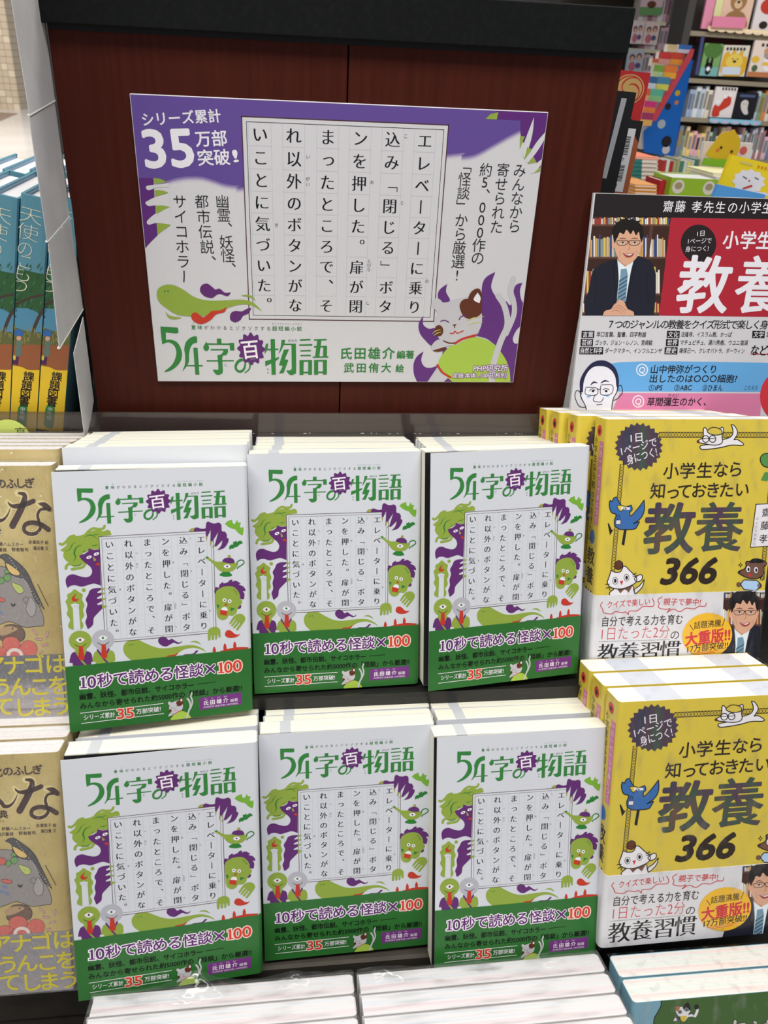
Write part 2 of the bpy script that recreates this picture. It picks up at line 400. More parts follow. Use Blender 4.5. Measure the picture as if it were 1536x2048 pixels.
def logo(pr):
    K1 = lambda: pr.crop(490, 895, 7.68); K2 = lambda: pr.crop(660, 895, 7.68)
    K1()
    pr.poly([(362, 345), (400, 335), (575, 338, 1), (578, 388, 1), (545, 400), (423, 392, 1), (418, 472, 1), (480, 468), (560, 500), (602, 590), (588, 680), (530, 750), (450, 800), (370, 822, 1), (376, 806, 1), (465, 742), (515, 670), (535, 600), (520, 540), (480, 505), (430, 498), (368, 522, 1)], GRN, 2)
    pr.poly([(800, 425, 1), (800, 488, 1), (745, 505), (710, 550), (690, 620), (684, 690), (660, 735), (600, 803, 1), (602, 788), (632, 720), (640, 620), (635, 560), (660, 490), (710, 445), (760, 425)], GRN, 2)
    pr.poly([(747, 545), (800, 545), (804, 835), (752, 835)], GRN, 2, False)
    pr.poly([(655, 733), (850, 728), (850, 743), (650, 748)], GRN, 2.3, False)
    pr.poly([(1040, 440), (1095, 438), (1097, 495), (1040, 497)], GRN, 2, False)
    pr.poly([(925, 492), (1200, 486), (1200, 502), (925, 508)], GRN, 2.3, False)
    pr.poly([(1195, 480), (1250, 478), (1252, 558), (1197, 560)], GRN, 2.6, False)
    pr.poly([(912, 475, 1), (935, 515), (941, 545), (912, 576), (878, 562), (873, 530), (895, 498)], GRN, 2.6)
    pr.poly([(960, 552, 1), (1172, 545, 1), (1170, 582), (1145, 612), (1100, 632), (1098, 775), (1085, 812), (1040, 830), (1005, 820), (970, 776, 1), (1010, 772), (1042, 762), (1040, 615, 1), (1080, 607), (1108, 582), (1115, 562, 1), (960, 567, 1)], GRN, 2)
    pr.poly([(903, 673), (1238, 662), (1238, 676), (903, 688)], GRN, 2.3, False)
    pr.stroke([(1378, 700), (1362, 752), (1315, 785), (1268, 768), (1262, 720), (1300, 672), (1360, 655), (1415, 668), (1437, 712), (1420, 760), (1368, 797)], 33, GRN, 2, taper=(.7, .35))
    K2(); c = (152, 536)
    pts = [(c[0] + (156 + 17 * math.cos(12 * a)) * math.cos(a), c[1] + (158 + 17 * math.cos(12 * a)) * math.sin(a)) for a in [i * math.pi / 60 + .13 for i in range(120)]]
    pr.poly(pts, PUR, 3, False)
    pr.text('百', (38, 552), (240, 530), 215, LIL, 5, .022)
    pr.text('ひゃく', (140, 645), (200, 640), 26, GRY, 5)
    pr.poly([(392, 425), (445, 423), (447, 805), (395, 808)], GRN, 2, False)
    pr.poly([(335, 478, 1), (362, 470, 1), (352, 530), (332, 562), (316, 590, 1), (322, 520)], GRN, 4)
    pr.poly([(350, 528), (485, 522), (485, 538), (350, 546)], GRN, 2.3, False)
    pr.poly([(320, 662), (490, 612), (490, 630), (445, 660), (320, 718)], GRN, 2.6, False)
    pr.poly([(525, 430, 1), (572, 428, 1), (560, 468, 1), (700, 465, 1), (700, 755), (680, 790), (640, 805), (608, 793), (575, 755, 1), (622, 752), (646, 735, 1), (646, 480, 1), (552, 482, 1), (515, 548), (485, 577, 1), (515, 500)], GRN, 2)
    pr.poly([(552, 532), (617, 526), (560, 635), (607, 640), (545, 785), (488, 790), (538, 706), (488, 700)], GRN, 2, False)
    for q in ([(750, 415), (878, 408), (878, 424), (750, 432)], [(740, 470), (900, 462), (900, 480), (740, 486)], [(755, 532), (882, 525), (882, 540), (755, 547)], [(755, 582), (882, 577), (882, 592), (755, 596)],
              [(742, 645), (795, 642), (790, 797), (742, 799)], [(850, 640), (898, 637), (896, 792), (848, 794)], [(742, 638), (898, 631), (898, 650), (742, 656)], [(742, 764), (896, 757), (896, 775), (742, 782)],
              [(922, 410), (1075, 402), (1075, 417), (922, 425)], [(962, 412), (1012, 410), (985, 605), (932, 607)], [(922, 483), (1080, 475), (1080, 491), (922, 499)], [(1035, 480), (1080, 477), (1080, 598), (1033, 600)], [(905, 595), (1097, 585), (1097, 600), (905, 608)],
              [(922, 635), (972, 633), (972, 789), (922, 791)], [(1030, 630), (1080, 628), (1080, 784), (1030, 786)], [(922, 630), (1080, 624), (1080, 641), (922, 648)], [(922, 756), (1080, 749), (1080, 766), (922, 773)]):
        kk = getattr(pr, 'kk', 0) + 1; pr.kk = kk; pr.poly(q, GRN, 2 + .13 * (kk % 18), False)
    K1(); pr.spaced('意味', (765, 330), (842, 328), 50, GRN, 2, .012)
    pr.spaced('がわかるとゾクゾクする', (920, 326), (1305.6 + 372, 316), 46, ink(70, 90, 76), 2)
    K2(); pr.spaced('超短編小説', (445, 312), (745, 306), 52, GRN, 2, .012)
    pr.spaced('いみ', (-542, 285), (-460, 283), 18, RUB, 2); pr.spaced('ちょうたんぺんしょうせつ', (425, 262), (765, 256), 18, RUB, 2)
    pr.text('がたり', (605, 436), (715, 432), 34, RUB, 2); pr.vtext('もの', (352, 748), (352, 788), 26, RUB, 2); pr.text('じ', (1133 - 1305.6, 718), None, 34, RUB, 2)

def cover_art(pr):
    """jacket picture of the small monsters around the squared sheet"""
    logo(pr)
    c3 = lambda: pr.crop(490, 1030, 7.68); c4 = lambda: pr.crop(660, 1030, 7.68); c5 = lambda: pr.crop(490, 1160, 7.68); c6 = lambda: pr.crop(660, 1160, 7.68)
    c3()   # green haired lady
    pr.poly([(800, -40, 1), (785, -95), (740, -112), (700, -95), (640, -112), (560, -108), (470, -75), (380, -42), (280, -30), (215, 25), (185, 95), (135, 135), (108, 160), (150, 185), (142, 240), (172, 300), (232, 345), (300, 388), (370, 380), (430, 320), (440, 250), (400, 215), (480, 175), (500, 140), (560, 160), (640, 150, 1), (640, -20, 1)], LGR, 1)
    for p, w in (([(105, 65), (140, 75), (190, 38), (240, -22), (300, -42)], 36), ([(714, -170), (690, -132), (620, -128), (560, -138), (500, -105), (460, -60)], 34), ([(172, 415), (182, 378), (222, 352), (290, 380)], 38), ([(252, 428), (330, 418), (400, 400), (432, 350)], 38)): pr.stroke(p, w, LGR, 1.5)
    for p, w in (([(320, 45), (270, 82), (240, 140), (180, 180)], 12), ([(402, 88), (325, 120), (292, 200), (306, 262), (275, 325)], 24), ([(520, 98), (570, 105), (618, 84)], 12), ([(440, 162), (420, 184), (395, 188)], 11), ([(255, 366), (330, 382), (385, 352)], 15),
                 ([(435, -18), (490, -42), (545, -38), (610, 15)], 15), ([(530, -38), (590, -52), (640, -52)], 10)): pr.stroke(p, w, VGR, 2.5, taper=(.1, .1))
    pr.poly([(632, 155, 1), (560, 165), (490, 142), (480, 180), (430, 215), (355, 238, 1), (380, 290), (440, 350), (500, 405), (520, 470), (490, 530), (430, 548), (350, 530), (270, 500), (200, 515), (162, 570), (165, 640), (183, 690, 1), (225, 660), (290, 655), (370, 678), (450, 660), (540, 640), (632, 675, 1)], PUR, 2)
    for c, rx, ry in (((487, 266), 38, 21), ((588, 223), 38, 21)):
        pr.ell(c, rx, ry, WHT, 3.5, rot=-20); pr.ell(c, 9, 9, PUR, 4.5)
    pr.poly([(538, 250), (585, 310), (550, 324)], OLV, 3.5, False); pr.poly([(567, 370), (600, 345), (632, 370), (632, 380), (600, 388)], RED, 3.5, False)
    pr.ell((397, 730), 27, 27, LGR, 1)
    pr.poly([(635, 705, 1), (540, 708), (480, 735), (455, 790), (418, 860), (437, 930), (415, 1020), (425, 1105), (400, 1180), (412, 1230), (427, 1278), (455, 1268), (502, 1220), (515, 1130), (570, 1065), (635, 1000, 1)], PUR, 1.5)
    for y, x in ((757, 578), (838, 570), (925, 570)): pr.poly([(638, y - 30, 1), (x + 20, y - 6), (x, y + 8), (x + 14, y + 20), (638, y + 12, 1)], cover_white, 2.2)
    for q in ([(625, 705), (700, 714), (638, 742)], [(630, 772), (695, 780), (642, 806)], [(630, 850), (702, 856), (640, 886)], [(630, 945), (705, 965), (640, 1006)]): pr.poly(q, LGR, 5, False)
    pr.poly([(275, 712), (328, 752), (380, 790), (370, 862), (398, 940), (376, 1010), (388, 1090), (350, 1150), (372, 1210), (362, 1262), (330, 1285, 1), (240, 1285, 1), (182, 1262), (168, 1215), (196, 1140), (155, 1060), (172, 1000), (160, 920), (145, 880), (175, 835), (172, 785), (228, 752)], LGR, 1)
    pr.poly([(212, 925, 1), (270, 914), (337, 930, 1), (322, 968), (330, 1290, 1), (240, 1290, 1), (240, 1000), (228, 960)], cover_white, 2)
    pr.stroke([(258, 962), (280, 945), (305, 960), (305, 990)], 6, GRY, 3); pr.stroke([(326, 1010), (322, 1040), (330, 1050)], 5, GRY, 3); pr.stroke([(274, 925), (274, 890)], 5, WHT, 3, False)
    pr.poly([(284, 770, 1), (262, 800), (232, 832), (238, 872), (275, 888), (315, 868), (320, 840), (298, 850), (275, 840), (272, 812), (286, 798)], RED, 3)
    c5()
    for cx_, rob, vee, face, cxx in ((320, PUR, LGR, LGR, 0), (628, LGR, PUR, GRY, 308)):
        X = lambda p, d=cxx: tuple([p[0] + d * (1 if d == 0 else 1)] + list(p[1:]))
        pr.poly([X(p) for p in [(245, 598, 1), (200, 620), (172, 690), (163, 752, 1), (205, 757, 1), (215, 812, 1), (452, 812, 1), (458, 757, 1), (475, 750, 1), (470, 660), (445, 612), (400, 598, 1)]], rob, 1)
        pr.poly([X(p) for p in [(200, 757), (222, 812), (205, 812)]], cover_white if cxx else LGR, 1.6, False)
        pr.poly([X(p) for p in [(245, 570), (400, 570), (398, 600), (338, 730), (312, 730), (246, 600)]], face, 2.5, False)
        if cxx:
            pr.stroke([X((240, 588)), X((325, 725))], 24, PUR, 2.8, False); pr.stroke([X((392, 582)), X((330, 705))], 24, PUR, 2.8, False)
        pr.stroke([X((322, 720)), X((395, 812))], 24, vee, 2.9, False)
        pr.ell((cx_, 442), 152, 140, face, 3.2, n=44)
        y = 432 if not cxx else 417
        pr.poly([(cx_ - 62, y, 1), (cx_ - 20, y - 30), (cx_ + 20, y - 30), (cx_ + 64, y, 1), (cx_ + 20, y + 32), (cx_ - 20, y + 34)], WHT, 4)
        pr.ell((cx_, y), 17, 17, BRN if not cxx else VGR, 5)
        y = 490 if not cxx else 478
        pr.stroke([(cx_ - 80, y), (cx_ - 30, y + 32), (cx_ + 35, y + 32), (cx_ + 85, y - 4)], 11, BLK, 4, taper=(.5, .5))
        pr.poly([(cx_ - 24, y + 30, 1), (cx_ + 32, y + 30, 1), (cx_ + 40, y + 120), (cx_ + 50, y + 200), (cx_ + 22, y + 234), (cx_ - 12, y + 230), (cx_ - 36, y + 190), (cx_ - 26, y + 110)], RED, 5)
        pr.stroke([(cx_ + 3, y + 70), (cx_ + 5, y + 200)], 6, BRN, 6, False, (.2, .2))
    pr.poly([(1040, 463), (960, 482), (905, 545), (900, 620), (930, 690), (1000, 755), (1060, 800), (1400, 800), (1500, 745), (1640, 690), (1730, 640), (1830, 620), (1900, 625), (1985, 655), (2045, 690, 1), (2000, 640), (1900, 590), (1800, 578), (1650, 590), (1480, 608), (1350, 590), (1210, 525), (1110, 470)], LGR, 1)
    pr.ell((990, 536), 9, 9, VGR, 2); pr.ell((1028, 532), 9, 9, VGR, 2)
    c6()
    pr.poly([(75, 490), (98, 445), (148, 434), (190, 458), (222, 492), (262, 474), (300, 498), (340, 525), (375, 532), (408, 508, 1), (388, 540), (340, 552), (292, 532), (240, 555), (190, 580), (130, 570), (85, 530)], PUR, 2)
    pr.poly([(513, 537, 1), (570, 520), (625, 532), (677, 582, 1), (635, 560), (580, 540)], LGR, 2)
    pr.poly([(150, 760, 1), (200, 715), (290, 705), (352, 668, 1), (335, 700), (280, 745, 1)], RED, 2)
    pr.poly([(400, 735, 1), (440, 708), (550, 702), (595, 662), (632, 662, 1), (600, 695), (560, 730, 1)], PUR, 2)
    pr.poly([(770, 515), (772, 390), (800, 350), (860, 328), (915, 342), (945, 385), (945, 470), (938, 483), (920, 480), (916, 440, 1), (902, 440, 1), (896, 500), (885, 512), (872, 505), (870, 440, 1), (856, 440, 1), (852, 505), (836, 517), (822, 505), (820, 445, 1), (808, 445, 1), (802, 510), (786, 518)], LGR, 5)
    pr.poly([(1200, 155), (1265, 162), (1303, 210), (1292, 268), (1200, 385), (1182, 393), (1170, 378), (1232, 292, 1), (1222, 285, 1), (1160, 355), (1142, 362), (1132, 348), (1197, 268, 1), (1186, 262, 1), (1125, 330), (1110, 332), (1102, 318), (1168, 235, 1), (1157, 228, 1), (1100, 295), (1085, 300), (1078, 284), (1140, 192)], LGR, 2)
    pr.poly([(1010, 440), (1030, 396), (1075, 386), (1112, 408), (1150, 445), (1190, 456), (1230, 447, 1), (1190, 482), (1130, 500), (1060, 496), (1020, 472)], RED, 2)
    for x, y in ((852, 622), (1004, 580), (1144, 560)): pr.poly([(x - 22, 740, 1), (x - 22, y + 32, 1), (x - 14, y + 22), (x - 12, y + 6), (x, y - 2), (x + 12, y + 6), (x + 14, y + 22), (x + 22, y + 32, 1), (x + 22, 740, 1)], RED, 2)
    pr.poly([(860, 720, 1), (950, 682), (1080, 652), (1200, 640), (1335, 648, 1), (1335, 740, 1), (860, 740, 1)], RED, 2.5)
    c4()
    pr.poly([(900, 755), (945, 762), (960, 715), (1010, 680, 1), (1015, 702), (1070, 690), (1110, 655), (1145, 655, 1), (1140, 682), (1190, 670), (1257, 712, 1), (1232, 728), (1290, 755), (1320, 800), (1318, 828, 1), (1285, 825), (1305, 865), (1300, 920), (1290, 945, 1), (1240, 930), (1150, 850), (900, 850)], PUR, 2)
    pr.ell((1222, 1050), 34, 30, PUR, 2, rot=-30)
    pr.poly([(900, 840), (930, 792), (1000, 755), (1080, 744), (1150, 757), (1200, 800), (1235, 862), (1243, 935), (1267, 965), (1262, 1005), (1235, 1030), (1198, 1080), (1182, 1135), (1130, 1175), (1075, 1170), (1040, 1215), (980, 1232), (925, 1200), (905, 1140), (900, 1000)], LGR, 3)
    for x, y in ((1020, 945), (1093, 963)): pr.ell((x, y), 27, 27, WHT, 4); pr.ell((x, y), 9, 10, BLK, 5)
    pr.poly([(1042, 985), (1060, 1030), (1012, 1020)], RED, 4, False)
    pr.poly([(962, 1098, 1), (980, 1058), (1025, 1043), (1058, 1070), (1055, 1115, 1)], WHT, 4); pr.poly([(957, 1082), (1056, 1103), (1042, 1172), (950, 1150)], RED, 5, False)
    pr.poly([(903, 1000), (948, 1015), (925, 1070)], VGR, 4, False); pr.poly([(1105, 1055), (1168, 1075), (1098, 1112)], VGR, 4, False)
    for x, y in ((1155, 803), (1180, 830), (1197, 860)): pr.ell((x, y), 9, 9, VGR, 4)
    pr.poly([(770, 325), (790, 308), (822, 320), (872, 362), (930, 385), (1000, 388), (1060, 400), (1180, 405), (1215, 440), (1200, 480), (1150, 520), (1080, 537), (1000, 530), (940, 490), (890, 425), (820, 362)], LGR, 5)
    pr.ell((797, 318), 20, 11, VGR, 6)
    pr.poly([(1005, 385, 1), (1030, 347), (1090, 333), (1150, 345), (1178, 382), (1172, 414, 1), (1090, 412)], PUR, 6); pr.ell((1107, 315), 22, 22, OLV, 5)
    pr.poly([(1022, 457, 1), (1050, 432), (1098, 432), (1127, 462, 1), (1095, 484), (1050, 482)], WHT, 6); pr.ell((1073, 457), 13, 13, PUR, 7)
    pr.stroke([(1215, 440), (1218, 402), (1262, 372), (1304, 382), (1313, 415), (1272, 450), (1224, 478), (1216, 494)], 15, VGR, 4)
    pr.poly([(963, 572), (1020, 535), (1090, 535), (1137, 582), (1120, 600), (1050, 606), (985, 592)], VGR, 4)
    pr.poly([(1115, 220, 1), (1113, 172), (1145, 145, 1), (1170, 145, 1), (1168, 104, 1), (1190, 110, 1), (1210, 88, 1), (1225, 115, 1), (1252, 95), (1285, 95), (1307, 130, 1), (1270, 143), (1245, 160, 1), (1222, 182), (1190, 185, 1), (1165, 203), (1140, 203, 1)], VGR, 2, n=3)
    pr.crop(660, 895, 7.68)
    pr.poly([(1062, 882, 1), (1102, 845), (1166, 824, 1), (1172, 872), (1202, 890, 1), (1235, 828, 1), (1250, 868, 1), (1287, 868, 1), (1270, 922, 1), (1292, 945), (1320, 930, 1), (1322, 990), (1306, 1052, 1), (1278, 1040), (1250, 1018, 1), (1225, 990), (1205, 962, 1), (1160, 950), (1128, 935, 1), (1105, 920)], ink(112, 166, 52), 2, n=3)
    pr.poly([(553, 972, 1), (588, 936), (632, 932, 1), (632, 975, 1)], OLV, 5)
    pr.poly([(630, 940), (665, 921), (730, 942), (795, 938, 1), (795, 975, 1), (628, 976, 1)], PUR, 5)
    pr.poly([(790, 985, 1), (800, 870), (830, 841), (872, 862), (920, 872), (975, 861), (1010, 892), (1016, 980), (1062, 996), (1085, 1042), (1080, 1078), (1106, 1098), (1095, 1150), (1040, 1225), (945, 1255, 1), (1000, 1190), (1022, 1110, 1), (935, 1195), (905, 1190, 1), (925, 1130), (968, 990, 1), (880, 1125, 1), (850, 1122, 1), (862, 950, 1), (812, 1055), (790, 1058, 1)], PUR, 5)
    for q in ([(790, 1055), (812, 1055), (797, 1130)], [(847, 1120), (885, 1125), (838, 1192)], [(878, 1185), (912, 1192), (875, 1222)], [(945, 1248), (915, 1262), (955, 1240)]): pr.poly(q, OLV, 6, False)
    # squared sheet: frame corners on this cover
    a = pr.H((571.6, 1027.3)); b = pr.H((776, 1214))
    manuscript(pr, a[0], b[1], b[0], a[1])

def cat(pr, L=3, small=False):
    """the sleeping beckoning cat, traced in the sign crop"""
    g = ink(188, 186, 190)
    pr.stroke([(1190, 660), (1240, 540), (1242, 455), (1217, 375), (1240, 290)], 34, g, L); pr.stroke([(1095, 990), (1102, 880), (1150, 720), (1198, 600), (1180, 480), (1137, 408)], 40, g, L + 2.5)
    pr.poly([(740, 852), (790, 770), (880, 708), (990, 684), (1090, 718), (1160, 788), (1208, 880), (1220, 990, 1), (850, 990, 1), (800, 950), (765, 900)], BEL, L + 1)
    pr.poly([(740, 895, 1), (665, 990, 1), (765, 990, 1), (815, 945, 1)], g, L)
    pr.stroke([(735, 868), (765, 915), (822, 950)], 14, RED, L + 2)
    pr.poly([(705, 425), (748, 430), (780, 452), (890, 425), (960, 420), (1018, 495), (1030, 570), (1010, 640), (960, 680), (860, 727), (790, 735), (750, 700), (722, 640), (718, 560), (735, 520), (703, 480)], g, L + 2)
    pr.poly([(696, 740), (735, 700), (800, 702), (862, 712), (875, 728), (790, 745), (745, 775), (708, 775)], g, L + 2.3)
    pr.poly([(705, 772), (740, 760), (792, 745, 1), (778, 768), (740, 780)], BRN, L + 3)
    pr.poly([(880, 480), (895, 440), (930, 427), (985, 438), (1028, 480), (1020, 530), (960, 560), (908, 545)], BRN, L + 3)
    pr.poly([(935, 440), (958, 380), (1005, 358), (1028, 400), (1022, 495), (975, 470)], BRN, L + 3.3); pr.poly([(973, 432), (1000, 385, 1), (1020, 420), (1012, 456, 1)], WHT, L + 4)
    pr.ell((743, 640), 30, 38, BRN, L + 3)
    if not small:
        y_ = ink(190, 195, 90)
        for p in ([(700, 660), (725, 640), (755, 632)], [(710, 672), (735, 655), (762, 648)], [(922, 580), (970, 555), (1045, 545)], [(935, 605), (980, 585), (1038, 583)]): pr.stroke(p, 6, y_, L + 4.5, taper=(.3, .3))
    pr.stroke([(755, 578), (780, 570), (808, 583)], 7, PUR, L + 4); pr.stroke([(878, 566), (892, 545), (935, 534)], 7, PUR, L + 4)
    pr.poly([(832, 598), (862, 596), (848, 612)], BRN, L + 4, False); pr.stroke([(848, 605), (848, 620)], 6, BRN, L + 4, False)
    pr.stroke([(818, 655), (838, 658), (850, 643), (866, 656), (905, 640)], 7, RED, L + 4)
    pr.stroke([(776, 708), (812, 722), (843, 722)], 9, BRN, L + 3); pr.stroke([(850, 725), (900, 695), (985, 670)], 15, RED, L + 3)

def one(pr, x, y, h, m, L, e):
    pr.poly([(x - 34 - e, y - h + 18 - e), (x + 2, y - h - e), (x + 17 + e, y - h - e), (x + 17 + e, y + h), (x - 15 - e, y + h), (x - 15 - e, y - h + 26 + e), (x - 34 - e, y - h + 34 + e)], m, L, False)
    pr.rect(x - 42 - e, y + h - 16 - e, x + 44 + e, y + h + e, m, L + .35)
def band_art(pr):
    """green belly band of the small monsters' book"""
    K7 = lambda: pr.crop(500, 1250, 7.68); K8 = lambda: pr.crop(660, 1250, 7.68)
    K7()
    for off, m, L in ((.085, LIL, 1), (.028, PUR, 2)):
        e_ = (off - .028) * 290; one(pr, 262, 350, 78, m, L, e_); pr.text('0', (318, 350), (430, 343), 232, m, L, off)
        for c, x, y in (('秒', 555, 328), ('で', 768, 314), ('読', 985, 302), ('め', 1198, 292), ('る', 1402, 282)): pr.text(c, (x, y), None, 212, m, L, off)
        K8()
        for c, x, y in (('怪', 380, 268), ('談', 590, 252)): pr.text(c, (x, y), None, 205, m, L, off)
        w = 30 + (off > .05) * 20
        pr.stroke([(728, 192), (842, 295)], w, m, L, False); pr.stroke([(842, 188), (730, 300)], w, m, L + .3, False)
        m2 = ink(236, 206, 196) if off > .05 else ink(204, 62, 46)
        one(pr, 938, 234, 78, m2, L, e_); pr.text('0', (985, 232), (1098, 226), 232, m2, L, off); pr.text('0', (1110, 220), (1230, 214), 232, m2, L, off)
        K7()
    pr.text('びょう', (512, 212), (592, 207), 26, ink(170, 200, 130), 1); K8(); pr.text('かい', (358, 140), (402, 137), 26, ink(170, 200, 130), 1); pr.text('だん', (560, 130), (605, 127), 26, ink(170, 200, 130), 1); K7()
    pr.text('幽霊、妖怪、都市伝説、サイコホラー', (205, 555), (1228.8 + 545, 466), 94, OBK, 1, .04)
    pr.text('みんなから寄せられた約5000作の「怪談」から厳選!!', (205, 686), (1228.8 + 1222, 545), 94, OBK, 1, .036)
    for x, y, t in ((240, 492, 'ゆう'), (345, 492, 'れい'), (510, 480, 'よう'), (608, 470, 'かい'), (790, 468, 'と'), (885, 462, 'し'), (985, 450, 'でん'), (1085, 442, 'せつ'), (725, 608, 'よ'), (1195, 568, 'やく')): pr.text(t, (x, y), None, 24, OBK, 1)
    K8(); pr.stroke([(598, 458), (848, 438)], 8, OBK, 1, False)
    K7(); pr.stroke([(205, 785), (1340, 710)], 8, LIL, 1, False); pr.stroke([(213, 933), (1340, 857)], 8, LIL, 1, False)
    pr.text('シリーズ累計', (252, 850), (672, 830), 84, LIL, 2, .012)
    for off, m, L in ((.075, ink(236, 206, 196), 2), (.03, ink(204, 62, 46), 3)): pr.text('35', (702, 825), (928, 815), 205, m, L, off)
    pr.text('万部突破!', (965, 808), (1302, 786), 80, LIL, 2, .015)
    # small cat: the sign's cat scaled down
    o = pr.o; H = pr.H
    def sm(p): return H((660 + (180 + (p[0] - 700) * .62) / 7.68, 1250 + (690 + (p[1] - 425) * .62 - (p[0] - 700) * .05) / 7.68))
    class Q(Print):
        def P(s, p): return sm(p)
    q = Q(pr.w, pr.h, box=pr.box); q.mb = pr.mb; cat(q, 2, True)
    K8(); pr.poly([(612, 660), (1218, 608), (1218, 785), (617, 838)], ink(112, 52, 124), 1, False)
    pr.spaced('氏田雄介', (708, 738), (988, 714), 74, LIL, 2, .03); pr.text('編著', (1052, 722), (1160, 713), 50, LIL, 2)
    pr.text('PHP研究所 定価:本体1,100円(税別)', (672, 800), (1160, 766), 30, LIL, 2)
    for x, y, t in ((708, 680, 'うじ'), (800, 672, 'た'), (892, 665, 'ゆう'), (985, 658, 'すけ')): pr.text(t, (x, y), None, 24, LIL, 2)
    pr.o = o

def sign_art(pr):
    S5 = lambda: pr.crop(250, 170, 3.413); S6 = lambda: pr.crop(680, 200, 3.49); S7 = lambda: pr.crop(270, 470, 3.572); S8 = lambda: pr.crop(660, 470, 3.339)
    S5()
    low = [(60, 668), (200, 668), (290, 672), (360, 652), (450, 638), (540, 640), (620, 662), (700, 688), (800, 700), (900, 700), (1500, 680), (1800, 640), (2230, 620)]
    # soft edge: five printed tones from violet to paper
    right = [(1467.6 + (x - 0) * .978 * 1.0, 102.4 + y * .978) for x, y in [(765, 388), (860, 402), (960, 385), (1080, 320), (1200, 252), (1300, 205), (1480, 150)]]
    top = [(20, -40), (3000, -40)]
    edge = [p for p in low[:10]] + right
    for i, (dy, m) in enumerate(((22, ink(190, 184, 198)), (13, ink(166, 156, 184)), (5, ink(140, 126, 168)), (-4, ink(118, 100, 154)), (-12, SGP))):
        pts = crm([(x, y + dy) for x, y in edge], 5, False)
        pr.loc([pr.P(p) for p in [(20, -60)] + pts + [(3060, -60)]], m, .2 + i * .25)
    pr.poly([(90, 640, 1), (214, 638, 1), (222, 740), (236, 900), (248, 1030, 1), (190, 1090), (145, 1150, 1), (60, 1300, 1)], ink(88, 40, 112), 3)
    for q in ([(213, 638, 1), (262, 645), (308, 667, 1), (222, 678, 1)], [(222, 722, 1), (275, 724), (318, 738, 1), (230, 768, 1)], [(230, 828, 1), (280, 826), (326, 836, 1), (240, 885, 1)], [(242, 948, 1), (290, 950), (336, 960, 1), (247, 1025, 1)]): pr.poly(q, LGR, 4)
    fw = board_white
    for q in ([(165, 705), (180, 690), (260, 682), (322, 672, 1), (322, 700, 1), (240, 704), (185, 722)], [(163, 808), (182, 793), (232, 768), (322, 742, 1), (330, 836, 1), (232, 826), (185, 830)], [(174, 940), (195, 912), (240, 878), (330, 838, 1), (336, 958, 1), (242, 946), (190, 958)]): pr.poly(q, fw, 3.6)
    pr.text('シリーズ累計', (135, 238), (664, 208), 100, WHT, 4, .026); pr.text('35', (150, 440), (475, 430), 375, WHT, 4, .036)
    pr.text('万部', (497, 370), (708, 362), 118, WHT, 4, .026); pr.text('突破', (515, 500), (730, 492), 118, WHT, 4, .026); pr.text('!', (752, 488), (786, 484), 118, WHT, 4, .026)
    pr.crop(0, 0, 1)
    for t, a, b in (('サイコホラー', (366, 404), (376, 554)), ('都市伝説、', (409.5, 404), (425, 525)), ('幽霊、妖怪、', (450.5, 404), (465, 539)),
                    ('みんなから', (1043.3, 340), (1033, 452)), ('寄せられた', (1010, 339), (997, 453.5)), ('約5、000作の', (975.7, 339), (959.5, 516)), ('「怪談」から厳選!', (935, 330), (918.5, 551))):
        pr.vtext(t, a, b, 30, INKT, 3, -.004)
    S6()
    pr.poly([(1105, 60, 1), (1500, 60, 1), (1460, 300, 1), (1415, 492, 1), (1385, 430), (1335, 345), (1278, 260), (1272, 135, 1), (1105, 128, 1)], ink(88, 40, 112), 3)
    for q in ([(1028, 126, 1), (1062, 92), (1118, 78, 1), (1106, 130, 1)], [(1270, 245), (1302, 248), (1268, 338)], [(1320, 323), (1352, 340), (1298, 414)], [(1360, 395), (1385, 430), (1322, 442)], [(1420, 460), (1418, 492), (1364, 506)]): pr.poly(q, LGR, 4, False)
    for q in ([(1366, 115, 1), (1358, 220), (1330, 330), (1298, 405, 1), (1285, 340), (1318, 240)], [(1458, 205, 1), (1440, 270), (1385, 360), (1322, 438, 1), (1320, 400), (1385, 290)], [(1436, 398, 1), (1415, 450), (1372, 505, 1), (1345, 505), (1385, 440)]): pr.poly(q, fw, 3.6)
    S7()
    pr.poly([(188, 430), (200, 385), (250, 360), (310, 363), (380, 398), (460, 450), (560, 472), (680, 470), (780, 465), (855, 478), (900, 510), (935, 550, 1), (865, 508), (790, 498), (700, 520), (620, 560), (530, 580), (430, 583), (330, 570), (250, 520), (205, 480)], LGR, 5)
    pr.ell((245, 405), 6, 6, VGR, 6); pr.ell((268, 405), 6, 6, VGR, 6)
    pr.poly([(780, 436, 1), (830, 430), (868, 444), (888, 475, 1), (845, 448)], LGR, 5); pr.poly([(250, 548, 1), (285, 580), (366, 592, 1), (325, 605), (275, 595)], LGR, 5)
    pr.poly([(493, 388), (508, 360), (545, 351), (580, 375), (602, 393), (632, 387), (670, 415), (713, 413, 1), (688, 439), (640, 425), (612, 430), (580, 452), (530, 442), (500, 415)], PUR, 5)
    pr.poly([(434, 592), (440, 565), (470, 557), (515, 590), (550, 570), (580, 545), (640, 540), (683, 517, 1), (668, 552), (610, 570), (570, 610), (510, 638), (460, 625)], RED, 6)
    pr.poly([(707, 590), (715, 560), (745, 545), (790, 548), (830, 528), (858, 524, 1), (840, 560), (800, 580), (780, 610), (745, 626), (714, 612)], PUR, 5)
    S8()
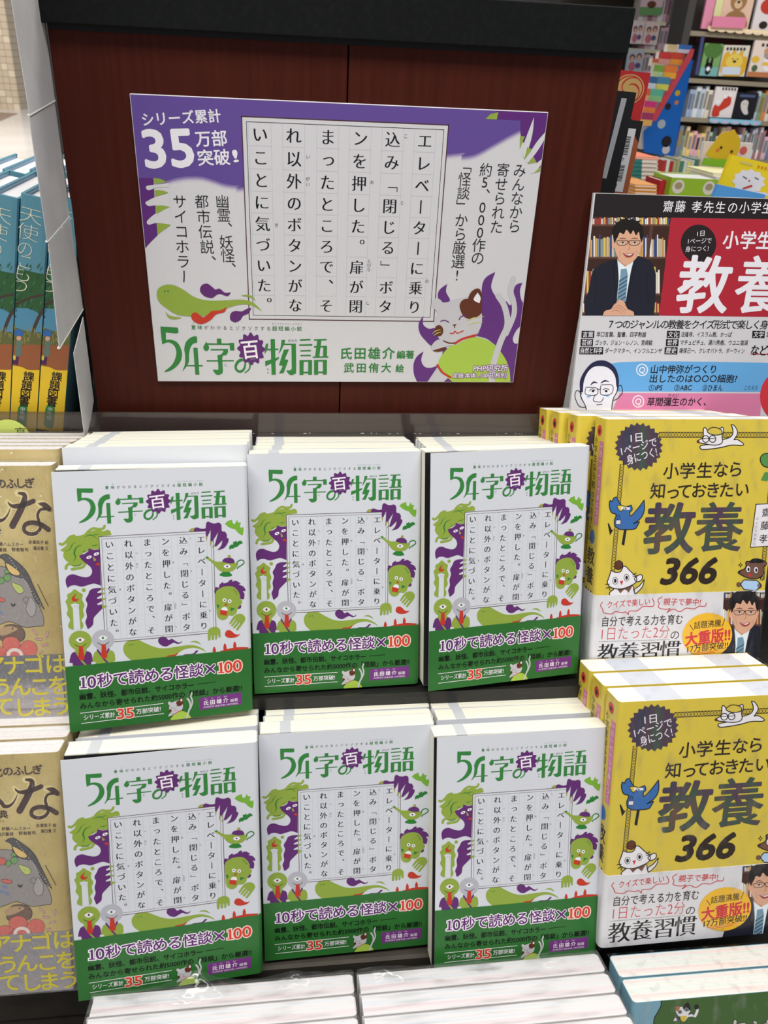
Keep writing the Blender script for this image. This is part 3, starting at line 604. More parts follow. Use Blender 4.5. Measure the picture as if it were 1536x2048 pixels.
    for q in ([(738, 422), (745, 370), (798, 328, 1), (790, 380), (816, 436), (780, 460)],
              [(1117, 248, 1), (1060, 280), (1032, 330), (1025, 430), (1012, 640), (985, 668), (1060, 692), (1110, 727), (1150, 750), (1178, 640), (1182, 560), (1150, 440), (1112, 400), (1090, 340)],
              [(1185, 450), (1215, 470), (1235, 450), (1255, 430), (1240, 380), (1255, 335), (1298, 319, 1), (1282, 370), (1290, 430), (1312, 465, 1), (1295, 605, 1), (1262, 632), (1235, 690), (1248, 725), (1282, 720, 1), (1245, 990, 1), (1215, 990, 1), (1200, 860), (1140, 740), (1190, 620)],
              [(640, 541, 1), (610, 590), (615, 650), (650, 700), (702, 740), (762, 690), (720, 625), (680, 628), (640, 600)],
              [(642, 778, 1), (600, 810), (577, 860), (580, 930), (606, 990, 1), (662, 990, 1), (735, 880), (790, 790), (805, 765), (775, 755), (755, 850), (700, 885), (650, 880), (627, 835)],
              [(765, 990, 1), (800, 945), (860, 940), (855, 990, 1)]): pr.poly(q, ink(94, 48, 118), 4)
    cat(pr, 5)
    pr.spaced('氏田雄介', (128, 792), (410, 790), 84, GRN, 3, .03); pr.text('編著', (466, 800), (578, 799), 58, GRN, 3, .03)
    pr.spaced('武田侑大', (148, 887), (395, 887), 68, GRN, 3, .03); pr.text('絵', (485, 891), None, 56, GRN, 3, .03)
    for off, m, L in ((.09, ink(110, 52, 124), 11), (.02, WHT, 12)):
        pr.text('PHP研究所', (974, 890), (1203, 886), 46, m, L, off); pr.text('定価:本体1,100円(税別)', (836, 937), (1198, 935), 36, m, L, off)
    # logo: the same lettering as on the book covers, enlarged
    HA = homography(A2Q, .130, .188); a0 = HA((537, 1004)); a1 = HA((803, 942))
    b0 = pr.H((338.6, 747.5)); b1 = pr.H((663.6, 670.5)); sx = (b1[0] - b0[0]) / (a1[0] - a0[0]); sz = (b1[1] - b0[1]) / (a1[1] - a0[1])
    class Q(Print):
        def P(s, p):
            x0, y0, k = s.o; q = HA((x0 + p[0] / k, y0 + p[1] / k)); return (b0[0] + (q[0] - a0[0]) * sx, b0[1] + (q[1] - a0[1]) * sz)
    q = Q(pr.w, pr.h); q.mb = pr.mb; logo(q)
    a = pr.H((485.9, 231.5)); b = pr.H((873, 644))
    manuscript(pr, a[0], b[1], b[0], a[1])
A2Q = [(494, 908), (843, 902), (838, 1365), (507, 1387)]

YEL = ink(208, 186, 68); DBR = ink(44, 32, 26); SKY = ink(96, 160, 212); PNK = ink(206, 120, 158); CRM = ink(166, 36, 52); NVY = ink(32, 32, 66); BLU = ink(54, 104, 168)
SKIN = ink(208, 160, 132); SUIT = ink(30, 31, 44); ORG = ink(228, 178, 44); BIR = ink(112, 78, 62); WH2 = ink(226, 222, 226); RD2 = ink(196, 52, 60)
def shelf_picture(pr, x0, y0, x1, y1, rows, L, seed=1):
    """out of focus bookshelf inside a printed photograph"""
    rnd = random.Random(seed); pr.poly([(x0[0], y0), (x1[0], y0), (x1[1], y1), (x0[1], y1)], ink(58, 36, 30), L, False)
    cols = [(214, 206, 190), (190, 176, 150), (60, 74, 120), (206, 186, 90), (150, 60, 56), (226, 222, 214), (120, 140, 150), (196, 150, 90)]
    for ya, yb in rows:
        ta, tb = (ya - y0) / (y1 - y0), (yb - y0) / (y1 - y0)
        xa, xb = x0[0] + (x0[1] - x0[0]) * tb, x1[0] + (x1[1] - x1[0]) * tb; x = xa + 4
        while x < xb - 14:
            w = rnd.uniform(8, 17); h = rnd.uniform(0, .25) * (yb - ya)
            pr.poly([(x, ya + h), (x + w - 2, ya + h), (x + w - 2, yb), (x, yb)], ink(*rnd.choice(cols)), L + .5, False); x += w
        pr.poly([(xa, yb), (xb, yb), (xb, yb + 14), (xa, yb + 14)], ink(92, 62, 52), L + .6, False)
def man(pr, L, hands=True):
    pr.poly([(185, 962, 1), (182, 880), (215, 760), (245, 630), (330, 572), (430, 545), (560, 522), (660, 560), (702, 640), (705, 760), (700, 880), (690, 962, 1)], SUIT, L)
    pr.poly([(422, 548, 1), (548, 540, 1), (520, 650), (484, 862, 1), (415, 862, 1), (432, 700)], ink(216, 226, 236), L + 1)
    pr.poly([(448, 622, 1), (490, 616, 1), (500, 662, 1), (484, 862, 1), (415, 862, 1), (445, 668, 1)], ink(110, 144, 164), L + 1.5)
    for i in range(6): pr.poly([(436 - i * 2, 705 + i * 30), (496 - i * 2, 668 + i * 30), (495 - i * 2, 680 + i * 30), (434 - i * 2, 718 + i * 30)], ink(60, 84, 108), L + 1.8, False)
    pr.stroke([(415, 560), (395, 640), (420, 860)], 7, BLK, L + 2, taper=(.5, .5)); pr.stroke([(560, 540), (545, 640), (490, 860)], 7, BLK, L + 2, taper=(.5, .5))
    pr.stroke([(250, 650), (268, 760), (250, 880)], 4, BLK, L + 2, taper=(.3, .3)); pr.stroke([(655, 640), (640, 760), (660, 880)], 4, BLK, L + 2, taper=(.3, .3))
    pr.poly([(428, 500, 1), (548, 500, 1), (546, 548, 1), (480, 604, 1), (424, 556, 1)], ink(188, 138, 112), L + 2)
    pr.ell((395, 440), 14, 30, SKIN, L + 2.3); pr.ell((602, 425), 10, 26, SKIN, L + 2.3)
    pr.poly([(402, 400), (412, 335), (460, 300), (540, 298), (590, 338), (600, 420), (588, 495), (548, 555), (493, 590), (442, 560), (408, 490)], SKIN, L + 2.6)
    pr.poly([(402, 430), (392, 380), (386, 330), (415, 282), (470, 250), (520, 258), (560, 262), (600, 300), (614, 360), (602, 420), (590, 392), (580, 345), (560, 372), (540, 335), (520, 362), (490, 330), (470, 362), (440, 352), (425, 385), (415, 400)], ink(26, 22, 22), L + 3)
    for a_, b_ in (((420, 290), (402, 262)), ((450, 262), (438, 236)), ((490, 255), (498, 230)), ((530, 262), (552, 238)), ((570, 275), (596, 262)), ((596, 310), (622, 306)), ((398, 330), (380, 322))): pr.stroke([a_, b_], 22, ink(26, 22, 22), L + 3.2, False, taper=(1, .05))
    for x in (462, 551):
        pr.stroke([(x - 40, 412), (x + 32, 410), (x + 34, 432), (x + 10, 444), (x - 26, 444), (x - 38, 434)], 4, BLK, L + 4, closed=True)
        pr.poly([(x - 22, 428, 1), (x, 420), (x + 20, 427, 1), (x, 433)], WH2, L + 3.6); pr.ell((x, 426), 7, 6, BLK, L + 4, n=12); pr.stroke([(x - 23, 427), (x, 419), (x + 21, 426)], 5, BLK, L + 4.3, taper=(.4, .4)); pr.stroke([(x - 26, 398), (x, 392), (x + 24, 398)], 6, BLK, L + 4, taper=(.4, .4))
    pr.stroke([(497, 418), (510, 417)], 5, BLK, L + 4, False); pr.stroke([(505, 430), (512, 468), (498, 478)], 5, ink(176, 122, 98), L + 4)
    pr.poly([(460, 503, 1), (500, 508), (546, 500, 1), (530, 528), (490, 534)], ink(150, 60, 56), L + 4); pr.poly([(468, 506, 1), (500, 512), (538, 504, 1), (510, 521)], WH2, L + 5)
    pr.stroke([(445, 480), (440, 505), (450, 530)], 4, ink(180, 128, 104), L + 4, taper=(.2, .2)); pr.stroke([(560, 478), (568, 500), (556, 525)], 4, ink(180, 128, 104), L + 4, taper=(.2, .2))
    if hands:
        pr.poly([(315, 964, 1), (330, 930), (375, 915), (400, 880), (440, 862), (480, 885), (500, 915), (540, 935), (545, 964, 1)], SKIN, L + 4)
        pr.poly([(415, 870), (440, 845), (470, 862), (482, 885), (450, 880)], SKIN, L + 4.5)
        for p in ([(385, 915), (430, 905), (480, 945)], [(400, 895), (440, 890), (490, 925)], [(372, 935), (420, 925), (462, 955)], [(500, 915), (470, 930)]): pr.stroke(p, 4, ink(160, 110, 90), L + 5, taper=(.3, .3))
def poster_art(pr):
    pr.crop(1120, 370, 3.69)
    pr.poly([(238, 62), (2600, 110), (2600, 268), (220, 232)], ink(32, 26, 28), 1, False)
    for c, x, y in (('齋', 800, 158), ('藤', 888, 159), ('孝', 1010, 161), ('先', 1098, 163), ('生', 1184, 165), ('の', 1275, 166), ('小', 1362, 166), ('学', 1446, 168), ('生', 1530, 169)): pr.text(c, (x, y), None, 92, WHT, 2, .006)
    pr.poly([(818, 242), (2600, 268), (2600, 985), (730, 964)], CRM, 1, False)
    shelf_picture(pr, (224, 135), 233, (820, 730), 964, [(236, 290), (365, 530), (600, 800), (860, 940)], 1, 4)
    pr.poly([(665, 300), (690, 300), (650, 560), (630, 560)], ink(84, 54, 46), 2.2, False)
    man(pr, 3)
    pr.ell((1022, 432), 131, 140, ink(36, 28, 30), 2, n=48)
    pr.text('1日', (1012, 360), (1066, 354), 46, WHT, 3); pr.text('1ページで', (945, 414), (1118, 410), 46, WHT, 3); pr.text('身につく!', (925, 474), (1096, 466), 46, WHT, 3)
    for c, x in (('小', 1262), ('学', 1388), ('生', 1510), ('な', 1630)): pr.text(c, (x, 405 + (x - 1262) * .02), None, 138, WHT, 4, .03)
    pr.text('教', (1065, 735), None, 455, WHT, 4, .028); pr.text('養', (1490, 738), None, 455, WHT, 4, .020)
    pr.spaced('7つのジャンルの教養をクイズ形式で楽しく身', (378, 1027), (1508, 1031), 72, BLK, 2, .012)
    def row(y, items):
        for a, b, t, c, d, u in items:
            pr.poly([(a, y - 26), (b, y - 25), (b - 3, y + 28), (a - 3, y + 27)], BLK, 2, False); pr.text(t, (a + 8, y), (b - 10, y + 1), 46, WHT, 3, .01)
            if u: pr.text(u, (c, y), (d, y + 2), 42, BLK, 2, .01)
    row(1102, [(160, 254, '言葉', 270, 635, '早口言葉、聖書、四字熟語'), (790, 884, '文化', 893, 1268, '法隆寺、イスラム教、かっぱ'), (1420, 1512, '文学', 1524, 1700, '宮沢賢治')])
    row(1162, [(153, 245, '芸術', 262, 682, 'ゴッホ、ジョン・レノン、宮崎駿'), (783, 876, '世界', 888, 1385, 'マチュピチュ、湯川秀樹、ウユニ塩湖')])
    row(1222, [(145, 320, '自然と科学', 332, 752, 'ダークマター、インフルエンザ'), (773, 868, '歴史', 880, 1362, '塙保己一、クレオパトラ、ダーウィン')])
    pr.text('など3', (1412, 1218), (1560, 1222), 82, BLK, 2, .03); pr.stroke([(1408, 1247), (1800, 1254)], 7, RD2, 2, False)
    pr.poly([(440, 1308), (1500, 1312), (1560, 1340), (1540, 1450), (1490, 1526, 1), (420, 1524, 1), (380, 1400)], SKY, 1)
    pr.poly([(440, 1536, 1), (1490, 1538, 1), (1470, 1800, 1), (330, 1800, 1)], PNK, 1); pr.ell((1640, 1560), 165, 190, RD2, 2)
    for x, y in ((605, 1364), (577, 1597)): pr.ell((x, y), 44, 46, WHT, 3); pr.ell((x, y), 36, 38, SKY if y < 1500 else PNK, 3.5); pr.text('Q', (x, y), None, 62, WHT, 4, .02)
    pr.text('山中伸弥がつくり', (672, 1360), (1150, 1358), 68, BLK, 3, .02); pr.text('出したのは○○○細胞?', (664, 1428), (1306, 1428), 66, BLK, 3, .02)
    for t, a, b in (('①iPS', 655, 755), ('②ABC', 843, 972), ('③ひまん', 1053, 1200)): pr.text(t, (a, 1497), (b, 1496), 52, BLK, 3, .015)
    pr.text('こたえ①', (1362, 1495), (1460, 1495), 36, BLK, 3)
    pr.text('草間彌生のかく、', (645, 1600), (1080, 1598), 70, BLK, 3, .02); pr.text('やよい', (795, 1552), (878, 1551), 24, BLK, 3)
    # drawn face with glasses
    pr.poly([(190, 1800, 1), (190, 1650), (150, 1560), (152, 1460), (190, 1370), (260, 1310), (340, 1312), (400, 1360), (428, 1440), (425, 1520), (390, 1600), (380, 1800, 1)], BLK, 3); pr.poly([(196, 1800, 1), (196, 1650), (158, 1560), (160, 1460), (196, 1378), (262, 1318), (338, 1320), (394, 1365), (420, 1440), (417, 1520), (383, 1600), (374, 1800, 1)], WHT, 4)
    pr.poly([(150, 1520), (148, 1440), (190, 1360), (250, 1305), (330, 1296), (400, 1340), (432, 1420), (430, 1520, 1), (415, 1480), (408, 1420), (380, 1370), (330, 1340), (255, 1340), (205, 1380), (175, 1450), (168, 1530, 1)], NVY, 5)
    for p in ([(160, 1540), (125, 1515), (110, 1560), (140, 1630), (185, 1640)], [(425, 1490), (450, 1478), (460, 1530), (430, 1570), (395, 1590)], [(188, 1500), (190, 1545), (268, 1548), (272, 1500), (190, 1492)], [(300, 1480), (302, 1545), (378, 1540), (385, 1478), (305, 1474)], [(272, 1510), (300, 1505)], [(262, 1545), (245, 1590), (300, 1600), (320, 1570)], [(270, 1622), (310, 1618)], [(215, 1520), (238, 1502), (258, 1518)], [(318, 1512), (338, 1500), (362, 1510)]): pr.stroke(p, 5, BLK, 5.5)
    for p in ([(225, 1475), (250, 1455), (278, 1462)], [(300, 1462), (330, 1445), (362, 1452)]): pr.stroke(p, 13, NVY, 6, taper=(.4, .2))
    for x in (242, 340): pr.ell((x, 1520), 10, 9, BLK, 6)
    pr.ell((210, 1562), 16, 5, SKY, 6); pr.ell((350, 1556), 16, 5, SKY, 6)

def outlined(pr, pts, fill, L, w=7): pr.poly(pts, fill, L); pr.stroke(pts, w, BLK, L + .5, closed=True)
def yellow_art(pr):
    c7 = lambda: pr.crop(1140, 800, 3.88)
    c7()
    def chain(a, b, n, w):
        d = (b[0] - a[0], b[1] - a[1]); l = math.hypot(*d); nx, ny = -d[1] / l, d[0] / l
        pr.poly([(a[0] - nx * w, a[1] - ny * w), (b[0] - nx * w, b[1] - ny * w), (b[0] + nx * w, b[1] + ny * w), (a[0] + nx * w, a[1] + ny * w)], ink(70, 56, 26), 1, False)
        for i in range(n):
            t = (i + .5) / n; c = (a[0] + d[0] * t, a[1] + d[1] * t); r = math.degrees(math.atan2(d[1], d[0]))
            pr.ell(c, l / n * .40, w * .62, YEL, 2, rot=r, n=10); pr.ell(c, l / n * .16, w * .22, ink(120, 100, 34), 2.5, rot=r, n=6)
            for s_ in (-1, 1): pr.ell((c[0] + d[0] / n * .5 + nx * w * s_ * .62, c[1] + d[1] / n * .5 + ny * w * s_ * .62), l / n * .17, w * .2, YEL, 2, rot=r, n=6)
    chain((690, 270), (1640, 272), 40, 22); chain((404, 500), (318, 1480), 42, 17); chain((1590, 300), (1490, 1400), 44, 17)
    c = (533, 362); pts = []
    for i in range(48):
        a = i * math.pi / 24 + .06; r = 188 if i % 2 else 166; pts.append((c[0] + r * math.cos(a), c[1] + r * math.sin(a)))
    pr.poly(pts, holo, 3, False)
    pr.text('1日', (470, 296), (560, 284), 78, LIL, 4, .01); pr.text('1ページで', (396, 398), (670, 322), 80, LIL, 4, .01); pr.text('身につく!', (440, 468), (672, 398), 84, LIL, 4, .01)
    # lying dog with a cap
    outlined(pr, [(1250, 190, 1), (1275, 200), (1298, 240), (1295, 270), (1270, 310, 1), (1300, 308), (1345, 340), (1330, 352), (1250, 350), (1160, 370), (1040, 384), (1012, 375), (1010, 358), (1040, 350), (1100, 340), (1180, 310), (1240, 290), (1262, 262), (1262, 225)], WH2, 3)
    outlined(pr, [(985, 322), (1030, 290), (1035, 225), (1050, 215), (1075, 240), (1150, 225), (1185, 212), (1190, 250), (1178, 275), (1180, 330), (1130, 350), (1050, 340)], WH2, 4)
    outlined(pr, [(1065, 240), (1110, 212), (1170, 230), (1175, 262), (1130, 272), (1085, 262)], YEL, 5); pr.ell((993, 322), 11, 10, BRN, 5)
    for x in (1052, 1105): pr.ell((x, 302), 28, 30, BLK, 5); pr.ell((x, 302), 21, 23, WH2, 5.5); pr.stroke([(x - 20, 300), (x + 20, 298)], 5, BLK, 6, False)
    for c_, x, y in (('小', 785, 550), ('学', 912, 548), ('生', 1045, 545), ('な', 1170, 538), ('ら', 1285, 536)): pr.text(c_, (x, y), None, 132, DBR, 3, .018)
    for c_, x, y in (('知', 683, 705), ('っ', 800, 712), ('て', 890, 706), ('お', 1000, 700), ('き', 1110, 698), ('た', 1215, 696), ('い', 1335, 692)): pr.text(c_, (x, y), None, 130, DBR, 3, .018)
    pr.text('教', (772, 995), None, 420, holo, 3, .034); pr.text('養', (1160, 985), None, 410, holo, 3, .022)
    pr.text('366', (730, 1330), (1140, 1322), 278, DBR, 3, .055, sh=.18)
    # blue bird on the chain
    for p in ([(420, 1000), (400, 1120), (420, 1130), (440, 1000)], [(340, 1000), (310, 1050), (292, 958), (300, 955), (325, 1010)]): pr.poly(p, BLK, 3, False)
    outlined(pr, [(362, 752, 1), (385, 800), (420, 830), (475, 815, 1), (482, 850), (465, 870), (470, 900), (520, 850), (575, 775, 1), (575, 860), (545, 920), (490, 960, 1), (540, 942, 1), (520, 980), (500, 1000), (430, 1005), (380, 1000), (348, 975), (345, 930), (360, 890), (320, 870), (305, 820), (310, 780), (325, 790, 1), (340, 760)], BLU, 4)
    outlined(pr, [(365, 820), (420, 825), (392, 865)], YEL, 5, 5); pr.stroke([(402, 838), (455, 842)], 20, WH2, 5.5, False); pr.ell((430, 842), 6, 5, BLK, 6)
    outlined(pr, [(358, 930, 1), (394, 932, 1), (390, 965, 1), (354, 962, 1)], WH2, 5.5, 5); pr.stroke([(365, 930), (378, 890), (392, 930)], 4, BLK, 5)
    # cat with an acorn
    outlined(pr, [(345, 1295), (350, 1265), (375, 1245), (405, 1260), (408, 1290), (385, 1315), (360, 1312)], BRN, 3, 5)
    outlined(pr, [(500, 1470), (540, 1440), (570, 1400), (575, 1400), (560, 1450), (510, 1500)], WH2, 3)
    outlined(pr, [(320, 1320, 1), (345, 1335), (390, 1332), (412, 1290, 1), (432, 1290, 1), (470, 1330), (510, 1370), (515, 1400), (490, 1430), (400, 1465), (320, 1455), (290, 1420), (300, 1380)], WH2, 5)
    outlined(pr, [(370, 1450), (330, 1475), (305, 1500), (320, 1530, 1), (510, 1530, 1), (495, 1480), (480, 1440)], WH2, 4); pr.poly([(365, 1466, 1), (390, 1500, 1), (425, 1470), (455, 1495, 1), (490, 1430, 1)], BIR, 4.6)
    outlined(pr, [(500, 1385), (540, 1355), (560, 1365), (555, 1395), (520, 1410)], WH2, 4.6)
    for x, y in ((350, 1402), (438, 1378)): pr.ell((x, y), 21, 29, BLK, 6); pr.ell((x, y), 17, 25, WH2, 6.4); pr.ell((x, y), 10, 16, BLK, 7)
    pr.poly([(385, 1405), (412, 1402), (400, 1438)], RD2, 6.5, False)
    for p in ([(275, 1430), (305, 1428)], [(280, 1460), (312, 1448)], [(488, 1372), (520, 1362)], [(485, 1358), (512, 1342)]): pr.stroke(p, 6, BLK, 6, False)
    # brown animal in a blue shirt, right
    outlined(pr, [(1365, 1255), (1395, 1250), (1440, 1235), (1500, 1245), (1525, 1270), (1500, 1300), (1500, 1350), (1450, 1385), (1380, 1380), (1310, 1345), (1310, 1330), (1350, 1310), (1365, 1290)], BIR, 5)
    pr.poly([(1395, 1262), (1410, 1235), (1450, 1228), (1490, 1240), (1495, 1262)], BLK, 6); pr.ell((1315, 1330), 10, 8, BLK, 6)
    for x, y in ((1382, 1312), (1442, 1318)): pr.ell((x, y), 19, 27, BLK, 6); pr.ell((x, y), 16, 24, WH2, 6.4); pr.ell((x + 2, y + 2), 8, 14, BLK, 7)
    pr.ell((1395, 1358), 9, 14, RD2, 6); outlined(pr, [(1350, 1395, 1), (1450, 1400, 1), (1480, 1440), (1440, 1480, 1), (1350, 1470, 1), (1325, 1430)], ink(170, 200, 230), 4)
    pr.ell((1308, 1432), 18, 20, BIR, 4); pr.ell((1470, 1440), 18, 20, BIR, 4)
    for x, y in ((1322, 1280), (1492, 1378)): pr.poly([(x, y - 24), (x + 6, y - 6), (x + 20, y), (x + 6, y + 6), (x, y + 24), (x - 6, y + 6), (x - 20, y), (x - 6, y - 6)], DBR, 4, False); pr.ell((x, y), 5, 7, YEL, 5, n=8)
    outlined(pr, [(1475, 460), (1500, 420), (1560, 420), (1590, 470), (1560, 520), (1500, 510)], ink(80, 140, 70), 4); pr.poly([(1480, 622), (1510, 560), (1560, 560), (1530, 630)], ink(80, 140, 70), 4, False)
    # author box
    pr.poly([(1440, 806), (1600, 800), (1560, 1135), (1396, 1146)], BLK, 3, False); pr.poly([(1446, 812), (1596, 806), (1556, 1129), (1402, 1140)], WH2, 4, False)
    pr.vtext('齋藤孝', (1522, 872), (1500, 1075), 72, BLK, 5, .012); pr.vtext('さいとうたかし', (1452, 920), (1430, 1110), 22, BLK, 5)
def yellow_band(pr):
    pr.crop(1140, 1060, 3.88)
    shelf_picture(pr, (1192, 1165), 484, (1545, 1500), 1010, [(486, 525), (610, 730), (780, 1000)], 1, 9)
    o = pr.o; pr.crop(1140 + 850 / 3.88, 1060 + 212 / 3.88, 3.88); man(pr, 2, False); pr.o = o
    for p in ([(250, 560), (235, 585), (250, 610), (262, 640), (320, 650), (350, 632), (400, 640), (430, 635), (452, 656, 1), (460, 628), (520, 625), (565, 592), (640, 590), (650, 560), (635, 530)], [(712, 518), (680, 540), (690, 570), (685, 600), (740, 615), (775, 608), (748, 640, 1), (800, 612), (850, 632), (900, 605), (960, 610), (1000, 590), (1045, 590), (1055, 565)]): pr.stroke(p, 6, RD2, 2)
    pr.text('クイズで楽しい', (288, 580), (618, 552), 60, RD2, 2, .01); pr.text('親子で夢中!', (725, 555), (1012, 558), 60, RD2, 2, .01)
    pr.text('自分で考える力を育む', (250, 710), (872, 690), 84, DBR, 2, .008)
    pr.text('1日たった2分', (245, 805), (772, 785), 112, RD2, 2, -.012); pr.text('の', (812, 812), None, 80, DBR, 2)
    for i in range(44): pr.ell((228 + i * 12.5, 866 - i * .4), 3.2, 3.2, DBR, 2, n=6)
    for c, x, y in (('教', 292, 958), ('養', 455, 948), ('習', 618, 940), ('慣', 775, 932)): pr.text(c, (x, y), None, 172, BLK, 2, serif=True)
    pr.ell((1062, 815), 194, 172, ORG, 7, rot=-12, n=48); pr.text('話題沸騰', (960, 738), (1168, 718), 62, DBR, 8, .01)
    pr.stroke([(928, 735), (955, 778)], 5, DBR, 8, False); pr.stroke([(1198, 690), (1178, 742)], 5, DBR, 8, False)
    pr.text('大重版!!', (892, 848), (1238, 805), 112, RD2, 8, .045); pr.text('17万部突破!!', (908, 922), (1222, 888), 62, DBR, 8, .02)
    pr.stroke([(935, 956), (1150, 932)], 4, RD2, 8, False); pr.stroke([(960, 966), (1120, 948)], 4, RD2, 8, False)
def yellow_spine(pr, w, h):
    pr.crop(0, 0, None); x = w * .5
    pr.ell((x, h - .010), .0045, .0045, RD2, 1, n=12); pr.ell((x, h - .0105), .002, .002, BLK, 2, n=8)
    pr.rect(w * .58, h - .085, w * .88, h - .018, PNK, 1)
    for i, c in enumerate('一日一ページで身につく'): pr.text(c, (w * .73, h - .022 - i * .0058), None, .0052, WH2, 2)
    for i, c in enumerate('小学生なら知っておきたい'): pr.text(c, (w * .3, h - .018 - i * .0072), None, .0068, DBR, 1)
    pr.ell((x, h - .096), .005, .006, BLU, 1, n=10)
    for i, c in enumerate('教養'): pr.text(c, (x, h - .112 - i * .016), None, .015, DBR, 1, .02)
    pr.text('366', (x, h - .143), None, .010, DBR, 1, .03); pr.ell((x, h * .17), .004, .006, WH2, 2, n=10)
    for i, c in enumerate('教養習慣大重版'): pr.text(c, (x, .046 - i * .0062), None, .0058, DBR, 4)

GOL = ink(204, 180, 100); GBR = ink(62, 36, 32)
def gold_art(pr):
    pr.crop(0, 1490, 6.606)
    for c, x, y in (('化', -40, 360), ('の', 105, 345), ('ふ', 245, 340), ('し', 368, 330), ('ぎ', 490, 322)): pr.text(c, (x, y), None, 132, GBR, 3, .045)
    hal = ink(214, 198, 140)
    def both(p, w, tp=(1, 1)):
        w *= 1.3; pr.stroke(p, w + 26, hal, 1, taper=(.8, .8)); pr.stroke(p, w, GBR, 3, taper=tp)
    both([(-90, 560), (-30, 700), (20, 760), (60, 808), (130, 800), (190, 740), (232, 650)], 42, (1, .1)); both([(-240, 860), (-160, 700), (-60, 520)], 60, (.9, .4))
    both([(195, 572), (260, 622), (400, 605), (545, 545)], 48, (.1, 1)); both([(335, 455), (425, 478), (400, 600), (330, 740), (260, 865)], 68, (.3, 1))
    both([(608, 574), (690, 590), (755, 635)], 56, (.1, 1)); both([(745, 640), (640, 650), (600, 720), (618, 800), (640, 870), (590, 940), (500, 962), (420, 925), (430, 850), (520, 818), (640, 835), (745, 895)], 36, (.7, 1.4))
    pr.text('典', (40, 915), None, 118, GBR, 3, .035); pr.text('てん', (28, 1005), None, 30, GBR, 3)
    for t, a, b, y in (('伊藤ハムスター', 20, 400, 1106), ('赤澤英子 絵', 475, 745, 1064), ('滝沢重雄', -40, 178, 1180), ('野島智司', 248, 470, 1166), ('澤田憲 文', 536, 745, 1138)): pr.text(t, (a, y), (b, y - 8), 52, GBR, 3, .01)
    g = ink(140, 134, 132); dk = ink(74, 72, 72); r = ink(196, 96, 84)
    outlined(pr, [(-600, 1500, 1), (-300, 1380), (-60, 1380), (120, 1385), (300, 1440), (420, 1510), (490, 1620), (560, 1780), (640, 1900), (680, 2020), (670, 2100), (600, 2110), (430, 2130), (300, 2090), (200, 2070), (60, 2120), (-100, 2150), (-600, 2100, 1)], g, 2)
    outlined(pr, [(70, 1265, 1), (130, 1230), (180, 1228), (240, 1260), (380, 1360), (470, 1460), (520, 1560), (590, 1700), (690, 1900, 1), (560, 1780), (480, 1600), (420, 1530), (300, 1500), (220, 1470), (170, 1400), (150, 1310)], dk, 3)
    for i in range(20): pr.ell((220 + i * 23, 1275 + i * 31), 7, 7, ink(190, 186, 180), 4, n=6)
    outlined(pr, [(165, 1350), (200, 1345), (280, 1390), (340, 1430), (358, 1475), (300, 1490), (220, 1450)], ink(214, 180, 110), 4); pr.stroke([(600, 1590), (740, 1850)], 14, ink(96, 78, 60), 3, False)
    for x, y, q in ((190, 1520, 52), (110, 1560, 44), (180, 1450, 34)): outlined(pr, [(x - q, y), (x, y - q), (x + q, y), (x, y + q)], ink(104, 150, 84), 4, 5)
    outlined(pr, [(240, 1580), (300, 1590), (380, 1620), (412, 1680), (360, 1712), (300, 1680)], ink(176, 190, 104), 4, 5)
    outlined(pr, [(-20, 1500), (40, 1490), (90, 1530), (60, 1580), (-10, 1570)], r, 4, 5); outlined(pr, [(20, 1780), (90, 1770), (160, 1800), (130, 1830), (40, 1810)], r, 4, 5)
    pr.stroke([(245, 1850), (270, 1870), (290, 1850)], 22, BLK, 5); pr.stroke([(390, 1790), (440, 1750), (490, 1790), (450, 1830), (400, 1800)], 5, BLK, 4)
    pr.poly([(490, 1752), (440, 1900), (500, 1990), (560, 1960), (575, 1860), (540, 1790)], ink(158, 152, 152), 4); pr.stroke([(490, 1752), (440, 1900), (500, 1990), (560, 1960), (575, 1860), (540, 1790)], 5, BLK, 4.5, closed=True)
    for x, y in ((60, 1870), (90, 1960), (20, 1930)): pr.ell((x, y), 40, 26, ink(110, 124, 150), 4, rot=20); 
    pr.crop(0, 1780, 5.908)
    outlined(pr, [(130, 200), (220, 170), (330, 190), (380, 260), (350, 340), (200, 380), (80, 330)], ink(104, 80, 66), 3); pr.poly([(60, 240), (180, 190), (290, 210), (240, 250), (100, 300)], ink(170, 140, 104), 4); pr.ell((232, 215), 10, 9, BLK, 5)
    for x, y, a, b in ((215, 385, 108, 80), (425, 430, 104, 90), (60, 480, 100, 60), (250, 520, 150, 60)): pr.ell((x, y), a + 3, b + 3, BLK, 4.4); pr.ell((x, y), a, b, r, 4.8)
    pr.ell((260, 510), 100, 80, ink(214, 200, 196), 6); pr.ell((260, 512), 60, 46, r, 7)
    for p in ([(475, 215), (520, 265)], [(655, 235), (640, 290)], [(510, 318), (580, 320)], [(590, 388), (650, 372)], [(560, 470), (590, 455)]): pr.stroke(p, 22, BLK, 3, False); pr.stroke(p, 16, ink(204, 150, 160), 4, False)
def gold_band(pr):
    pr.crop(0, 1780, 5.908); y = ink(196, 182, 24)
    for t in ((('ア', 10, 628), ('ナ', 250, 622), ('ゴ', 490, 600), ('は', 752, 580)), (('う', 100, 872), ('ん', 320, 856), ('こ', 560, 842), ('を', 785, 820)), (('し', -130, 1090), ('て', 120, 1085), ('し', 372, 1082), ('ま', 585, 1068), ('う', 815, 1050))):
        for c, a, b in t: pr.text(c, (a, b), None, 232, y, 2, .03)

